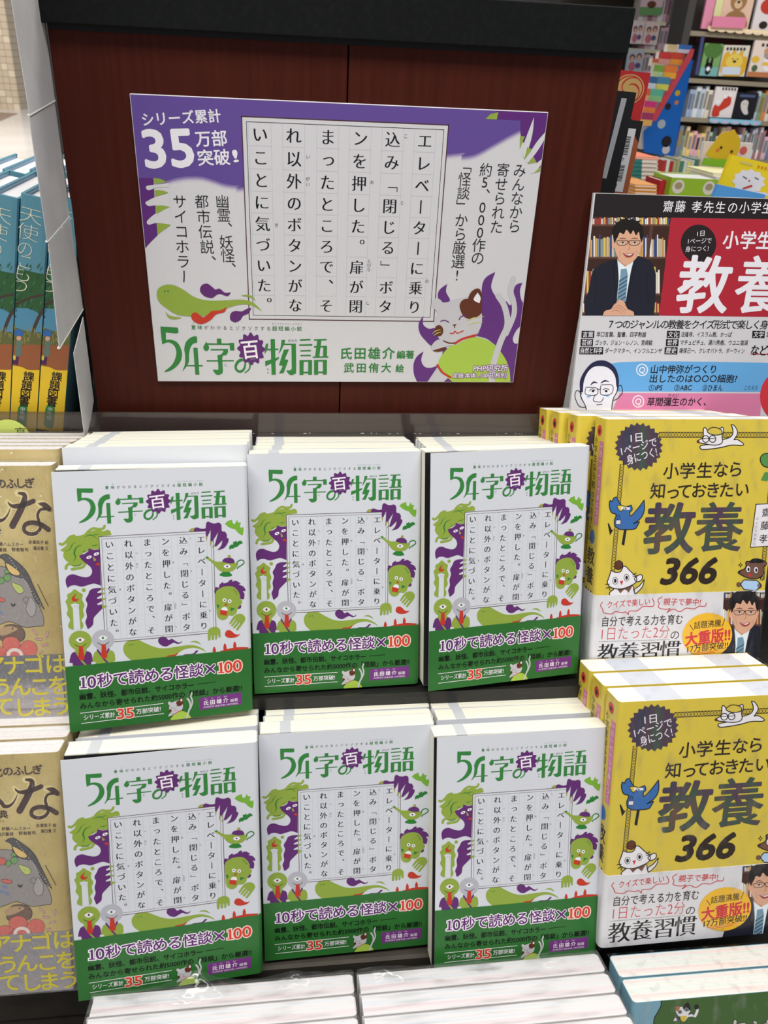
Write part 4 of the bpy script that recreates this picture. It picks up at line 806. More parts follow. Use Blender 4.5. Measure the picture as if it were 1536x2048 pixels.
def spine_art(pr):
    """blue picture-book spine with its tree and yellow band"""
    pr.crop(0, 0, 1)
    tg = ink(52, 92, 56); pr.poly([(-20, 520, 1), (25, 528), (45, 538), (70, 545), (110, 552, 1), (110, 640, 1), (70, 655), (40, 650), (-20, 640, 1)], tg, 1)
    pr.poly([(10, 600, 1), (30, 615), (60, 618), (100, 640, 1), (100, 668, 1), (10, 655, 1)], ink(84, 140, 168), 1.5)
    pr.stroke([(5, 650), (15, 630), (30, 610), (60, 596), (85, 590)], 5, ink(74, 60, 54), 2); pr.stroke([(66, 662), (80, 630), (95, 610)], 7, ink(74, 60, 54), 2)
    pr.poly([(-20, 650, 1), (30, 655), (60, 664), (110, 668, 1), (110, 706, 1), (50, 705), (20, 695), (-20, 690, 1)], ink(98, 100, 58), 2)
    rnd = random.Random(3)
    for i in range(46):
        x, y = rnd.uniform(0, 95), rnd.uniform(655, 700); pr.stroke([(x, y), (x + rnd.uniform(-2, 2), y - 8)], 1.4, ink(140, 134, 80), 2.5, False)
    for i in range(60):
        x, y = rnd.uniform(-5, 95), rnd.uniform(532, 630); pr.stroke([(x, y), (x + 3, y - 6)], 2.2, ink(*rnd.choice([(76, 120, 70), (40, 74, 48), (66, 112, 110)])), 1.3, False)
    pr.poly([(-20, 700, 1), (40, 690), (110, 690, 1), (110, 745, 1), (-20, 745, 1)], ink(150, 90, 56), 3)
    pr.poly([(26, 668), (36, 658), (46, 664), (44, 672)], BLU, 4); pr.ell((38, 676), 5, 5, SKIN, 4); pr.poly([(34, 681), (44, 681), (42, 712), (30, 712)], ink(96, 118, 108), 4, False); pr.poly([(24, 710), (38, 714), (36, 730), (20, 726)], ink(78, 40, 80), 5, False); pr.ell((29, 715), 3, 5, YEL, 6)
    pr.poly([(-20, 724, 1), (40, 733), (60, 740), (110, 738, 1), (110, 1000, 1), (-20, 1000, 1)], ink(228, 190, 46), 5)
    for c, x, y, w_ in (('天', 62, 431, 22), ('使', 55, 464, 22), ('の', 50, 497, 14), ('に', 44, 521, 18), ('も', 41, 546, 18), ('つ', 38, 570, 16)): pr.text(c, (x - w_, y - w_ * .26), (x + w_, y + w_ * .26), 37, ink(226, 224, 200), 3, -.02)
    pr.vtext('いとうみく', (34.5, 597), (26, 642), 11, BLK, 4)
    for c, x, y in (('課', 58, 752.5), ('題', 54, 770), ('図', 51, 787), ('書', 48.5, 803)): pr.text(c, (x, y), None, 20, BLK, 6, .03)
    pr.poly([(38, 812), (52, 810), (55, 822), (53, 850), (48, 856), (36, 852), (34, 840)], ink(60, 130, 70), 6)
    for c, y in (('中', 818), ('学', 826.5), ('校', 835)): pr.text(c, (45.5 - (y - 818) * .1, y), None, 9, WHT, 7, .01)

def green_cat_art(pr):
    """lower right book: dark green hill on light blue with a calico kitten"""
    pr.crop(1180, 1850, 4.315)
    G = ink(62, 96, 44)
    pr.poly([(622, 560, 1), (605, 620), (610, 690), (575, 760), (548, 820), (545, 1000), (560, 1200, 1), (2200, 1200, 1), (2200, 440, 1), (1200, 510, 1)], BLK, 1); pr.poly([(630, 560, 1), (613, 620), (618, 690), (583, 760), (556, 820), (553, 1000), (568, 1200, 1), (2200, 1200, 1), (2200, 440, 1), (1200, 510, 1)], G, 2)
    outlined(pr, [(735, 700, 1), (760, 705), (815, 695), (845, 662, 1), (860, 700), (868, 740), (850, 770), (880, 765), (900, 790), (850, 795), (820, 830), (780, 815), (720, 832), (730, 800), (760, 790), (738, 750)], WH2, 3, 5)
    pr.poly([(800, 700), (845, 668), (865, 710), (860, 735), (815, 735)], BLK, 4); pr.poly([(740, 705), (775, 702), (765, 735), (742, 740)], ink(170, 110, 60), 4); pr.poly([(745, 790), (785, 790), (780, 815), (750, 815)], BLK, 4)
    for x, y in ((775, 748), (832, 728)): pr.ell((x, y), 19, 17, ink(120, 130, 130), 5); pr.ell((x, y), 8, 8, BLK, 6)
    pr.stroke([(905, 785), (925, 740), (920, 705)], 22, WH2, 4); pr.ell((918, 705), 20, 22, BLK, 5); pr.poly([(780, 790), (835, 785), (815, 830), (790, 825)], YEL, 5)
    for p in ([(1252, 830), (1240, 920)], [(1262, 868), (1330, 855)], [(1420, 838), (1428, 842)], [(1480, 868), (1560, 850)], [(1535, 830), (1530, 920)]): pr.stroke(p, 36, BLK, 3, False); pr.stroke(p, 25, ink(196, 194, 180), 4, False)

# ------------------------------------------------------------------ the setting
mb = MB(); floor_m = newmat('polished_mall_floor', (.80, .75, .72), .18, .5); noise_color(floor_m, (1.2, 1.2, 1.2), (.78, .74, .71), (.84, .79, .76))
mb.box((-30, -4, -.06), (25, 40, 0), floor_m); fl = obj('floor', mb.mesh('floor')); tag(fl, 'pale polished shop floor', kind='structure')
def on_floor(px, py):
    d = ray((px, py)); return d * (-ZC / d.z)
mb = MB(); mb.prism([tuple(on_floor(x, y)[:2]) for x, y in ((-60, 222), (36, 227), (-60, 268))], 0, .004, newmat('brown_floor_strip', (.30, .20, .15), .35)); o = obj('trim_1', mb.mesh('floor_strip')); tag(o, 'brown strip laid in the pale floor', kind='structure')
mb = MB(); wm = newmat('far_wall_paint', (.62, .56, .50), .8); mb.box((-30, 30, 0), (14, 30.3, 5), wm); o = obj('wall_back', mb.mesh('wall_back')); tag(o, kind='structure')
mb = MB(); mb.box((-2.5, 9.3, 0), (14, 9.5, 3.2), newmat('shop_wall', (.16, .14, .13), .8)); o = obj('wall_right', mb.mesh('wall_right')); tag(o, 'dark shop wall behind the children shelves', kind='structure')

# tiled pillar across the mall: joints are recessed between separate tiles
tile_a, tile_b, tile_c = newmat('beige_tile', (.58, .47, .34), .35), newmat('light_beige_tile', (.70, .60, .45), .35), newmat('grout', (.42, .35, .26), .9)
PC = at(40, 212, 20.8)
pil = thing('tiled_pillar', 'square pillar faced with small beige tiles across the mall floor', 'pillar', Matrix.Translation((PC.x - .735, 20.8, 0)))
mb = MB(); mb.box((-1.6, .01, 0), (.722, 1.2, 4.6), tile_c); obj('core', mb.mesh('pillar_core'), pil)
tm = {}
for i, (mt, sx) in enumerate(((tile_a, .122), (tile_b, .122))):
    q = MB(); q.box((0, 0, 0), (sx, .012, .122), mt); tm[i] = q.mesh('tile')
q = MB(); q.box((0, 0, 0), (.012, .38, .122), tile_b); tm[2] = q.mesh('tile')
cnt = 0
for r in range(12):
    for c in range(12):
        obj('tile', tm[0 if (r * 7 + c * 3) % 5 else 1], pil, Matrix.Translation((.60 - c * .13, -.004, r * .13))); cnt += 1
    for k in range(3): obj('tile', tm[2], pil, Matrix.Translation((.718, .012 + k * .39, r * .13)))
mb = MB()
for r in range(12, 34):
    for c in range(12): mb.box((.60 - c * .13, -.004, r * .13), (.722 - c * .13, .008, r * .13 + .122), tile_a)
    for k in range(3): mb.box((.718, .012 + k * .39, r * .13), (.73, .392 + k * .39, r * .13 + .122), tile_b)
tag(obj('upper_tiles', mb.mesh('upper_tiles'), pil), kind='stuff')

# ------------------------------------------------------------------ the display stand
SH1 = lambda Y: -.433 - (Y - .479) * .311
SH2 = lambda Y: -.607 - (Y - .368) * .311
XL, XR = -.62, .70
st = thing('display_stand', 'stepped wooden book display stand with red-brown back board and black top', 'display stand', Matrix.Translation((0, .5, 0)))
def part(name, a, b, mat, label=None, bev=0):
    mb = MB(); mb.box((a[0], a[1] - .5, a[2] + ZC), (b[0], b[1] - .5, b[2] + ZC), mat); o = obj(name, mb.mesh(name), st)
    if bev: m = o.modifiers.new('bevel', 'BEVEL'); m.width = bev; m.segments = 2
    if label: o['label'] = label
    if name in ('back_board', 'top_band', 'shadow_strip', 'board_core'):
        for v in o.data.vertices:
            if v.co.z > ZC - .1: v.co.z += .0068 * (v.co.x + .158)
    return o
part('back_board', (-.1575, .66, -.31), (.0482, .68, .010), wood, bev=.0006); part('back_board', (.0492, .66, -.31), (.2535, .68, .010), wood, bev=.0006)
part('board_core', (-.1575, .672, -.31), (.2535, .90, .012), fly_black)
part('top_band', (-.1605, .652, .0115), (.2535, .905, .0405), black_trim, 'black top band', .0008)
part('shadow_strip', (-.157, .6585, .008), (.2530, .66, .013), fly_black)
part('upper_shelf', (XL, .652, -.325), (XR, 1.05, -.293), plinth_m)
def sloped(name, line, y0, y1, th, mat, x0=XL, x1=XR):
    mb = MB(); v = []
    for x in (x0, x1):
        for y, d in ((y0, 0), (y1, 0), (y1, th), (y0, th)): v.append((x, y - .5, line(y) - d + ZC))
    mb.add(v, [(0, 1, 2, 3), (7, 6, 5, 4), (0, 4, 5, 1), (1, 5, 6, 2), (2, 6, 7, 3), (3, 7, 4, 0)], mat); return obj(name, mb.mesh(name), st)
sloped('shelf', lambda y: SH1(y) - .0018, .4740, .63, .012, edge_m); sloped('shelf', lambda y: SH2(y) - .0030, .3670, .55, .009, plinth_m)
SH3 = lambda Y: -.8125 - (Y - .277) * .311
sloped('shelf', lambda y: SH3(y) - .0008, .15, .40, .014, plinth_m)
part('riser', (XL, .631, -.49), (XR, .651, -.325), plinth_m); part('riser', (XL, .551, -.69), (XR, .565, -.478), plinth_m); part('riser', (XL, .381, -.95), (XR, .392, -.623), plinth_m)
part('fascia', (XL, .3655, -.646), (XR, .3690, -.6085), plinth_m); part('fascia', (XL, .3670, -.76), (XR, .3705, -.6475), plinth_m)
for x in (XL - .02, XR): part('side_panel', (x, .14, -1.0), (x + .02, 1.05, -.293), wood)
part('base', (XL, .16, -1.35), (XR, 1.0, -.97), wood)
# acrylic strip
ac = thing('acrylic_shelf_strip', 'smoked clear plastic strip along the upper shelf edge behind the white books', 'shelf strip', Matrix.Translation((-.045, .6475, ZC - .2995)))
mb = MB(); mb.box((-.38, -.0012, .0135), (.277, .0012, .0315), smoke_acrylic); obj('clear_lip', mb.mesh('clear_lip'), ac)
mb = MB(); mb.box((-.38, -.0016, -.03), (.277, .0016, .0135), smoke_dark); obj('lower_strip', mb.mesh('lower_strip'), ac)
mb = MB(); rnd = random.Random(5); x = -.37
while x < .272:
    w = rnd.uniform(.0004, .003)
    zz = .0132 + rnd.uniform(-.0003, .0003)
    if rnd.random() < .5: mb.box((x, -.0020, zz), (x + w, -.0016, zz + rnd.uniform(.0002, .0005)), grey_card)
    x += w + rnd.uniform(.0005, .008)
tag(obj('glue_glints', mb.mesh('glue_glints'), ac), kind='stuff')  # glints along the glue seam, modelled as pale grey flecks
mb = MB(); pts = [(.016 * math.cos(a), .016 * math.sin(a)) for a in [i * math.pi / 16 for i in range(32)]]
mb.prism(pts, 0, .0004, ink(198, 212, 110), axis='y'); g = obj('round_sticker', mb.mesh('round_sticker'), None, Matrix.Translation((-.228, .6455, ZC - .290))); tag(g, 'round lime green sticker on the acrylic shelf strip', 'sticker')
pr = Print(.03, .03, box=(-.1, -.1, .1, .1)); pr.crop(0, 0, None); pr.text('高', (.0092, .0045), None, .010, BLK, 1); obj('lettering', pr.mesh(), g)

# price card holders standing out from the left edge of the back board
for i, (pts, lab) in enumerate((([(.664, .13), (.585, .13), (.592, -.0415), (.664, -.0360)], 'topmost pale grey card standing out from the left edge of the back board'),
        ([(.664, -.037), (.5915, -.043), (.591, -.1195), (.664, -.1140)], 'second grey card from the top beside the back board'),
        ([(.664, -.1150), (.591, -.1205), (.579, -.191), (.664, -.1855)], 'third grey card from the top, slanting over the blue spines'),
        ([(.661, -.191), (.617, -.207), (.614, -.279), (.640, -.272), (.6585, -.262)], 'small lowest grey card above the acrylic strip'))):
    mb = MB(); n = len(pts); x0 = -.1592 - .0004 * (i % 2)
    mb.prism([(p[0], p[1] + ZC) for p in pts], x0 - .0005, x0, grey_card, axis='x')
    e1, e2 = pts[2], pts[3 if n == 4 else 2]
    o = obj('paper_card', fix(mb.mesh('paper_card'))); tag(o, lab, 'card', 'paper cards down the edge of the back board')
    q = MB(); a, b = pts[-1], pts[2]
    if n == 4:
        q.prism([(a[0], a[1] + ZC), (b[0], b[1] + ZC), (b[0], b[1] + ZC + .0008), (a[0], a[1] + ZC + .0008)], x0 - .0016, x0 + .0003, paper_plain, axis='x')
        obj('torn_edge', fix(q.mesh('torn_edge')), o)

# the purple sign
SIGNQ = [(263, 187), (1101, 222), (1031, 765), (327, 763)]
P0, P1, P2 = at(263, 187, .657), at(1101, 222, .657), at(327, 763, .657)
SW, SHH = .3145, .2185
tl = at(263, 187, .6575); sg = thing('sign_board', 'white and purple landscape sign with squared story text, leaning on the wood panel', 'sign', Matrix.Translation((tl.x, .6574, tl.z - SHH)))
SW = (at(1101, 222, .6575) - tl).length; SHH = tl.z - at(327, 763, .6575).z; sg.location.z = tl.z - SHH; sg.rotation_euler = (0, math.radians(-.38), 0)
mb = MB(); mb.box((0, 0, 0), (SW, .0022, SHH), board_white); b_ = obj('board', mb.mesh('board'), sg); mo = b_.modifiers.new('bevel', 'BEVEL'); mo.width = .0004
pr = Print(SW, SHH, SIGNQ, box=(.0006, .0006, SW - .0006, SHH - .0006)); sign_art(pr); obj('sign_print', pr.mesh('sign_print'), sg, Matrix.Translation((0, -.00004, 0)))

# ------------------------------------------------------------------ books
MESH = {}; FIRST = {}
def paperback_parts(key, w, h, t, cm, pm, side, band=None, r=.0035, ext=0):
    """meshes of one paperback: jacket (spine and back), front cover, page block, band"""
    if key.endswith('wide'): ext = .0026
    if key in MESH: return MESH[key]
    c = .00035; fx = (lambda x: x) if side == 'R' else (lambda x: w - x)
    def prof(o):   # outline from the front joint round the spine to the back edge, o = outward offset
        p = [(w - r, -o)] + [(w - r + (r + o) * math.sin(a), r - (r + o) * math.cos(a)) for a in [i * math.pi / 12 for i in range(1, 6)]]
        p += [(w + o, r), (w + o, t - r)] + [(w - r + (r + o) * math.cos(a), t - r + (r + o) * math.sin(a)) for a in [i * math.pi / 12 for i in range(1, 7)]]
        return p + [(0, t + o)]
    def ribbon(o1, o2, z0, z1, m, name):
        a, b = prof(o1), prof(o2)[::-1]; mb = MB(); mb.prism([(fx(x), y) for x, y in a + b], z0, z1, m); return fix(mb.mesh(name))
    J = ribbon(0, -c, 0, h, cm, 'jacket')
    mb = MB(); mb.box((min(fx(0), fx(w - r)), 0, 0), (max(fx(0), fx(w - r)), c, h), cm); Fc = mb.mesh('front_cover')
    y0, y1 = c + .0001, t - c - .0001; pts = [(.0012 - ext, y0), (w - r, y0)] + [(w - r + (r - c) * math.sin(a), r - (r - c) * math.cos(a)) for a in [i * math.pi / 12 for i in range(1, 6)]]
    pts += [(w - c - .0002, r), (w - c - .0002, t - r)] + [(w - r + (r - c) * math.cos(a), t - r + (r - c) * math.sin(a)) for a in [i * math.pi / 12 for i in range(1, 6)]] + [(w - r, y1), (.0012 - ext, y1)]
    mb = MB(); mb.prism([(fx(x), y) for x, y in pts], .0005, h - .0001, pm); Pb = fix(mb.mesh('page_block'))
    mb = MB(); mb.box((min(fx(.0008), fx(w - r)) - ext, -c * 1.2 if ext else c * .3, .001), (w * .3 if ext else max(fx(.0008), fx(w - r)), -c * .6 if ext else c * .6, h - .0008), fly_black); Fl = mb.mesh('flyleaf')
    B = Bf = None
    if band:
        B = ribbon(.0004, .00002, 0, band[1], band[0], 'belly_band')
        mb = MB(); mb.box((min(fx(0), fx(w - r)), -.0004, 0), (max(fx(0), fx(w - r)), -.00005, band[1]), band[0]); Bf = mb.mesh('belly_band_front')
    MESH[key] = (J, Fc, Pb, Fl, B, Bf); return MESH[key]
def paperback(key, name, label, M, w, h, t, cm, pm, side='R', band=None, openv=0, cover_print=None, band_print=None, spine_print=None, group=None, wrap=None, fly=True):
    J, Fc, Pb, Fl, B, Bf = paperback_parts(key, w, h, t, cm, pm, side, band)
    root = thing(name, label, 'book', M, group); FIRST.setdefault(key, root.name)
    obj('jacket', J, root); obj('page_block', Pb, root)
    hx = w - .0035 if side == 'R' else .0035
    R = Matrix.Translation((hx, 0, 0)) @ Matrix.Rotation(math.radians(openv), 4, 'Z') @ Matrix.Translation((-hx, 0, 0))
    if fly and openv:
        obj('flyleaf', Fl, root)
    f = obj('front_cover', Fc, root, R)
    if cover_print: obj('cover_print', cover_print, f, Matrix.Translation((0, -.00003, 0)))
    if spine_print: obj('spine_print', spine_print, root, spine_M(w, t, side))
    if B:
        obj('belly_band', B, root); bf = obj('belly_band', Bf, root, R)
        if band_print: obj('band_print', band_print, bf, Matrix.Translation((0, -.00043, 0)))
    if wrap:
        q = MB(); e = .0011; q.box((-e, -e, -e * .5), (w + e, t + e, h + e), wrap[0]); fm = MESH.setdefault('wrap' + key, q.mesh('shrink_wrap'))
        obj('shrink_wrap', fm, root)
    return root
def spine_M(w, t, side):
    if side == 'R': return Matrix.Translation((w + .0001, 0, 0)) @ Matrix.Rotation(math.pi / 2, 4, 'Z')
    return Matrix.Translation((-.0001, t, 0)) @ Matrix.Rotation(-math.pi / 2, 4, 'Z')

ORD = ['first', 'second', 'third', 'fourth', 'fifth', 'sixth', 'seventh']
MW, MH, MT = .130, .188, .0188
pr = Print(MW, MH, A2Q); cover_art(pr); COVER = pr.mesh('cover_print')
BZ = Print(MW, MH, A2Q).H((505, 1265))[1]
pr = Print(MW, MH, A2Q, box=(0, 0, MW, BZ)); band_art(pr); BAND = pr.mesh('band_print')
pr = Print(MT, MH); pr.crop(0, 0, None)
for i, (c, m) in enumerate(zip('意味がわかる54字の百物語', [PUR] * 6 + [GRN] * 7)): pr.text(c, (MT * .5, MH - .020 - i * .0085), None, .0085 if i < 6 else .010, m, 1, .02)
for i, c in enumerate('氏田雄介編'): pr.text(c, (MT * .5, .048 - i * .007), None, .006, OBK, 12)
SPINE = pr.mesh('spine_print')
def cpose(x, y, z, yaw, lean, roll, dop):
    """pose of the book body when its front cover, hinged at the spine on the right, stands open by dop degrees"""
    M = pose(x, y, z, yaw, lean, roll); hx = MW - .0035
    return M @ Matrix.Translation((hx, 0, 0)) @ Matrix.Rotation(math.radians(-dop), 4, 'Z') @ Matrix.Translation((-hx, 0, 0))
fronts = [((-.154, .441, -.428), 10.9, 17.2, 3.2, 5.0, 'white and green paperback in the upper row, leftmost of the three front copies'),
          ((-.025, .479, -.433), 2.4, 17.0, 0.1, 1.4, 'white and green paperback in the upper row, middle of the three front copies'),
          ((.110, .468, -.427), 8.3, 16.7, 1.2, 4.0, 'white and green paperback in the upper row, next to the yellow books'),
          ((-.150, .346, -.595), 5.9, 17.4, 1.7, 3.2, 'white and green paperback in the lower row beside the gold book'),
          ((-.019, .372, -.607), 1.4, 18.0, -.1, 1.0, 'white and green paperback in the lower row, middle of the three front copies'),
          ((.1092, .3505, -.6005), 1.0, 20.3, -.15, 1.2, 'white and green paperback in the lower row next to the yellow books')]
stack_n = ['upper left', 'upper middle', 'upper right', 'lower left', 'lower middle', 'lower right']
rnd = random.Random(11)
for k, (p, yaw, lean, roll, dop, lab) in enumerate(fronts):
    M = cpose(*p, yaw, lean, roll, dop)
    paperback('monster_wide' if k in (2, 5) else 'monster', 'paperback_book', lab, M, MW, MH, MT, cover_white, cream_pages, 'R', (OBI, BZ), dop, COVER, BAND, SPINE if k in (0, 3, 1, 4) else None, 'white and green story paperbacks standing in front')
    x, y = (-.1545, -.0235, .1095, -.1495, -.0175, .1135)[k], (.479, .479, .482, .368, .372, .372)[k]
    up = (.0065, 0, 0, 0, 0, 0)[k]; n = 5 if k < 3 else 2
    sh = SH1 if k < 3 else SH2; q0 = MT + .0006 if k not in (0,) else .003
    yw = (2.0, .6, 2.0, 2.2, .8, .4)[k]
    for j in range(n):
        d = q0 + j * (MT + .0007); s, c = math.sin(LEAN), math.cos(LEAN)
        yy = y + d * c; up2 = -.0015 if k < 3 else -.0027; Mj = pose(x + rnd.uniform(-.001, .001) + (.004 + .0012 * j if k == 2 else 0), yy, sh(yy) + up + up2, yw + rnd.uniform(-.3, .3))
        paperback('monster', 'paperback_book', '%s paperback from the front in the %s stack, cream page top showing' % (ORD[j + 1], stack_n[k]), Mj, MW, MH, MT, cover_white, cream_pages, 'R', (OBI, BZ), 0, group='%s stack of white paperbacks' % stack_n[k])

# yellow quiz books
YW, YH, YT = .148, .205, .0245
MY1 = pose(.247, .486, -.426, .6); MY2 = pose(.238, .350, -.5885, .6)
YQ = [proj(MY1 @ Vector(p)) for p in ((0, 0, YH), (YW, 0, YH), (YW, 0, 0), (0, 0, 0))]
hy = homography(YQ, YW, YH); YB = hy((1188.5, 1191))[1]
pr = Print(YW, YH, YQ); yellow_art(pr); YCOV = pr.mesh('cover_print')
pr = Print(YW, YH, YQ, box=(0, 0, YW, YB)); yellow_band(pr); YBAND = pr.mesh('band_print')
pr = Print(YT, YH); yellow_spine(pr, YT, YH); YSP = pr.mesh('spine_print')
ycov = newmat('yellow_cover', tuple(min(.9, lin(c) * 1.12) for c in (208, 186, 68)), .35); wband = newmat('white_band', (.74, .73, .76), .35)
for lab, M, n, steps in (('yellow quiz book in clear wrap in the upper row below the red poster', MY1, 0, [(-.0125, 1), (-.0175, 2), (-.019, 3)]), ('yellow quiz book in clear wrap in the lower row beside the white paperbacks', MY2, 1, [(0, 1), (0, 2), (.001, 3)])):
    paperback('quiz', 'quiz_book', lab, M, YW, YH, YT, ycov, white_pages, 'L', (wband, YB), 0, YCOV, YBAND, YSP, 'yellow wrapped quiz books standing in front', (wrap_film,))
    for dx, j in steps[:3 if n == 0 else 2]:
        d = j * (YT + .0028); Mj = M @ Matrix.Translation((dx, d, 0))
        paperback('quiz', 'quiz_book', '%s quiz book from the front in the %s yellow stack, wrapped, white page top showing' % (ORD[j], 'upper' if n == 0 else 'lower'), Mj, YW, YH, YT, ycov, white_pages, 'L', (wband, YB), 0, YCOV, None, YSP, '%s stack of yellow quiz books' % ('upper' if n == 0 else 'lower'), (wrap_film,))

# gold animal books in wrinkled wrap
GW, GH, GT = .150, .188, .0185
MG1 = pose(-.161 - GW, .465, -.435, 0); MG2 = pose(-.154 - GW, .357, -.598, 0)
GQ = [proj(MG2 @ Vector(p)) for p in ((0, 0, GH), (GW, 0, GH), (GW, 0, 0), (0, 0, 0))]
gh = homography(GQ, GW, GH); GB = gh((100, 1863))[1]
pr = Print(GW, GH, GQ); gold_art(pr); GCOV = pr.mesh('cover_print')
pr = Print(GW, GH, GQ, box=(0, 0, GW, GB)); gold_band(pr); GBAND = pr.mesh('band_print')
gold = newmat('gold_cover', (.62, .48, .17), .5, .3); noise_color(gold, (18, 18, 18), (.47, .35, .115), (.60, .48, .20), .35, .65)
for lab, M, n in (('gold animal book in wrinkled clear wrap at the left of the upper row', MG1, 0), ('gold animal book with silver band at the left of the lower row', MG2, 1)):
    paperback('gold', 'animal_book', lab, M, GW, GH, GT, gold, gold_pages, 'R', (foil, GB), 0, GCOV, GBAND, None, 'gold animal books standing in front', (wrinkled_film,))
    for j in range(1, 6 if n == 0 else 3):
        d = j * (GT + .0026); Mj = M @ Matrix.Translation((0, d, 0.0085 if n == 0 else 0))
        paperback('gold', 'animal_book', '%s gold book from the front in the %s left stack, wrapped page top showing' % (ORD[j], 'upper' if n == 0 else 'lower'), Mj, GW, GH, GT, gold, gold_pages, 'R', (foil, GB), 0, GCOV, None, None, '%s stack of gold animal books' % ('upper' if n == 0 else 'lower'), (wrinkled_film,))

# bottom row: thick books in loose wrap, only page tops in view
s_, c_ = math.sin(LEAN), math.cos(LEAN)
TT = .0180
def low_pose(xl, yt, zt, h, yaw, j, pitch):     # xl, yt, zt = back top left corner of the rearmost book
    M = pose(xl, yt, zt, yaw); return M @ Matrix.Translation((0, -(j + 1) * pitch, -h))
wcov = newmat('pale_book_cover', (.66, .64, .64), .5); bcov = newmat('light_blue_cover', (.20, .40, .50), .4)
for j in range(3): paperback('lowA', 'picture_book', '%s thick white book from the back in the bottom left wrapped stack' % ORD[j], low_pose(-.1388, .3450, -.5874, .235, .3, j, .0195), .1845, .235, TT, wcov, pastel_pages, 'R', None, 0, group='bottom left stack of wrapped white books', wrap=(loose_film,))
for j in range(4): paperback('lowB', 'picture_book', '%s thick white book from the back in the bottom middle wrapped stack' % ORD[j], low_pose(.0490, .3454, -.5878, .235, .4, j, .0195), .185, .235, TT, wcov, pastel_pages, 'R', None, 0, group='bottom middle stack of wrapped white books', wrap=(loose_film,))
LB = .0216
for j in range(2):
    M = low_pose(.2414, .3427, -.5855, .235, -.2, j, LB + .0015)
    cp = None
    if j == 1:
        q = [proj(M @ Vector(p)) for p in ((0, 0, .235), (.185, 0, .235), (.185, 0, 0), (0, 0, 0))]; pr = Print(.185, .235, q); green_cat_art(pr); cp = pr.mesh('cover_print')
    paperback('lowC', 'picture_book', ('light blue picture book with a kitten on a dark green hill at bottom right' if j else 'light blue picture book standing behind the kitten book'), M, .185, .235, LB, bcov, mint_pages, 'L', None, 0, cp, wrap=(wrap_film,))
paperback('lowD', 'picture_book', 'wrapped pale book at the bottom left corner below the gold books', low_pose(-.247, .325, -.6255, .20, 0, 0, .02), .093, .19, .0185, wcov, gold_pages, 'R', None, 0, wrap=(loose_film,))

# the poster behind the yellow books
PM = pose(.2485, .602, -.40 - .0125, 2.5, 9); PW, PH = .27, .335
PQ = [proj(PM @ Vector(p)) for p in ((0, 0, PH), (PW, 0, PH), (PW, 0, 0), (0, 0, 0))]
ps = thing('poster_board', 'red and black poster board with a man in a suit behind the yellow books', 'poster', PM)
mb = MB(); mb.box((0, 0, 0), (PW, .003, PH), board_white); obj('board', mb.mesh('board'), ps)
pr = Print(PW, PH, PQ, box=(.0012, 0, PW, PH - .0004)); poster_art(pr); obj('poster_print', pr.mesh('poster_print'), ps, Matrix.Translation((0, -.00005, 0)))
mb = MB(); mb.box((-.001, -.001, .118), (.007, -.0002, .127), fly_black); obj('corner_clip', mb.mesh('corner_clip'), ps)
print('poster quad', PQ)

# blue picture books leaning at the left on the upper shelf
BW, BD, BH = .0208, .126, .194
SM = Matrix.Translation((-.232, .660, ZC - .2885)) @ Matrix.Rotation(math.radians(11.7), 4, 'Y')
SQ = [proj(SM @ Vector(p)) for p in ((0, 0, BH), (BW, 0, BH), (BW, 0, 0), (0, 0, 0))]
pr = Print(BW, BH, SQ); spine_art(pr); BSP = pr.mesh('spine_print')
skyc = newmat('sky_blue_jacket', (.12, .31, .40), .4); skyi = newmat('pale_blue_lining', (.28, .45, .62), .5); deep = newmat('deep_blue_edge', (.03, .09, .28), .4)
mb = MB(); mb.prism([(0, .002), (.001, .0004), (.004, 0), (BW - .004, 0), (BW - .001, .0004), (BW, .002), (BW, .004), (0, .004)], 0, BH, skyc); SPM = fix(mb.mesh('spine'))
mb = MB(); mb.box((0, .004, 0), (.0022, BD, BH), skyc); mb.box((.0022, .006, .001), (.0026, BD - .004, BH - .001), skyi); BDM = mb.mesh('cover_board')
mb = MB(); mb.box((BW - .0022, .004, 0), (BW, BD, BH), skyc); mb.box((BW - .0026, .006, .001), (BW - .0022, BD - .004, BH - .001), deep); BDM2 = mb.mesh('cover_board')
mb = MB(); mb.box((.0027, .004, .003), (BW - .0027, BD - .004, BH - .0035), newmat('white_leaves', (.88, .85, .85), .8)); PGM = mb.mesh('page_block')
def blue_book(M, label, k):
    r = thing('hardcover_book', label, 'book', M, 'blue hardcover books leaning on the upper shelf'); obj('spine', SPM, r); obj('cover_board', BDM, r); obj('cover_board', BDM2, r); obj('page_block', PGM, r)
    sp = obj('spine_print', BSP, r, Matrix.Translation((0, -.00005, 0))); return r
blue_book(SM, 'blue hardcover with a tree on its spine, whole spine in view', 0)
for i, (dx, lab) in enumerate(((.0222, 'blue hardcover with a tree on its spine, half behind the grey cards'), (-.0222, 'blue hardcover left of the one whose whole spine shows'), (-.0444, 'blue hardcover at the left edge of the picture'))):
    blue_book(Matrix.Translation((dx, .0, 0)) @ SM, lab, i + 1)
for i, (dx, dz) in enumerate(((-.075, 0), (-.053, 0), (-.031, 0), (-.009, .0))):
    blue_book(Matrix.Translation((dx, .135 + .004 * i, -.001)) @ SM, '%s blue hardcover from the left in the rear row, only its top edges in view' % ORD[i], 5 + i)

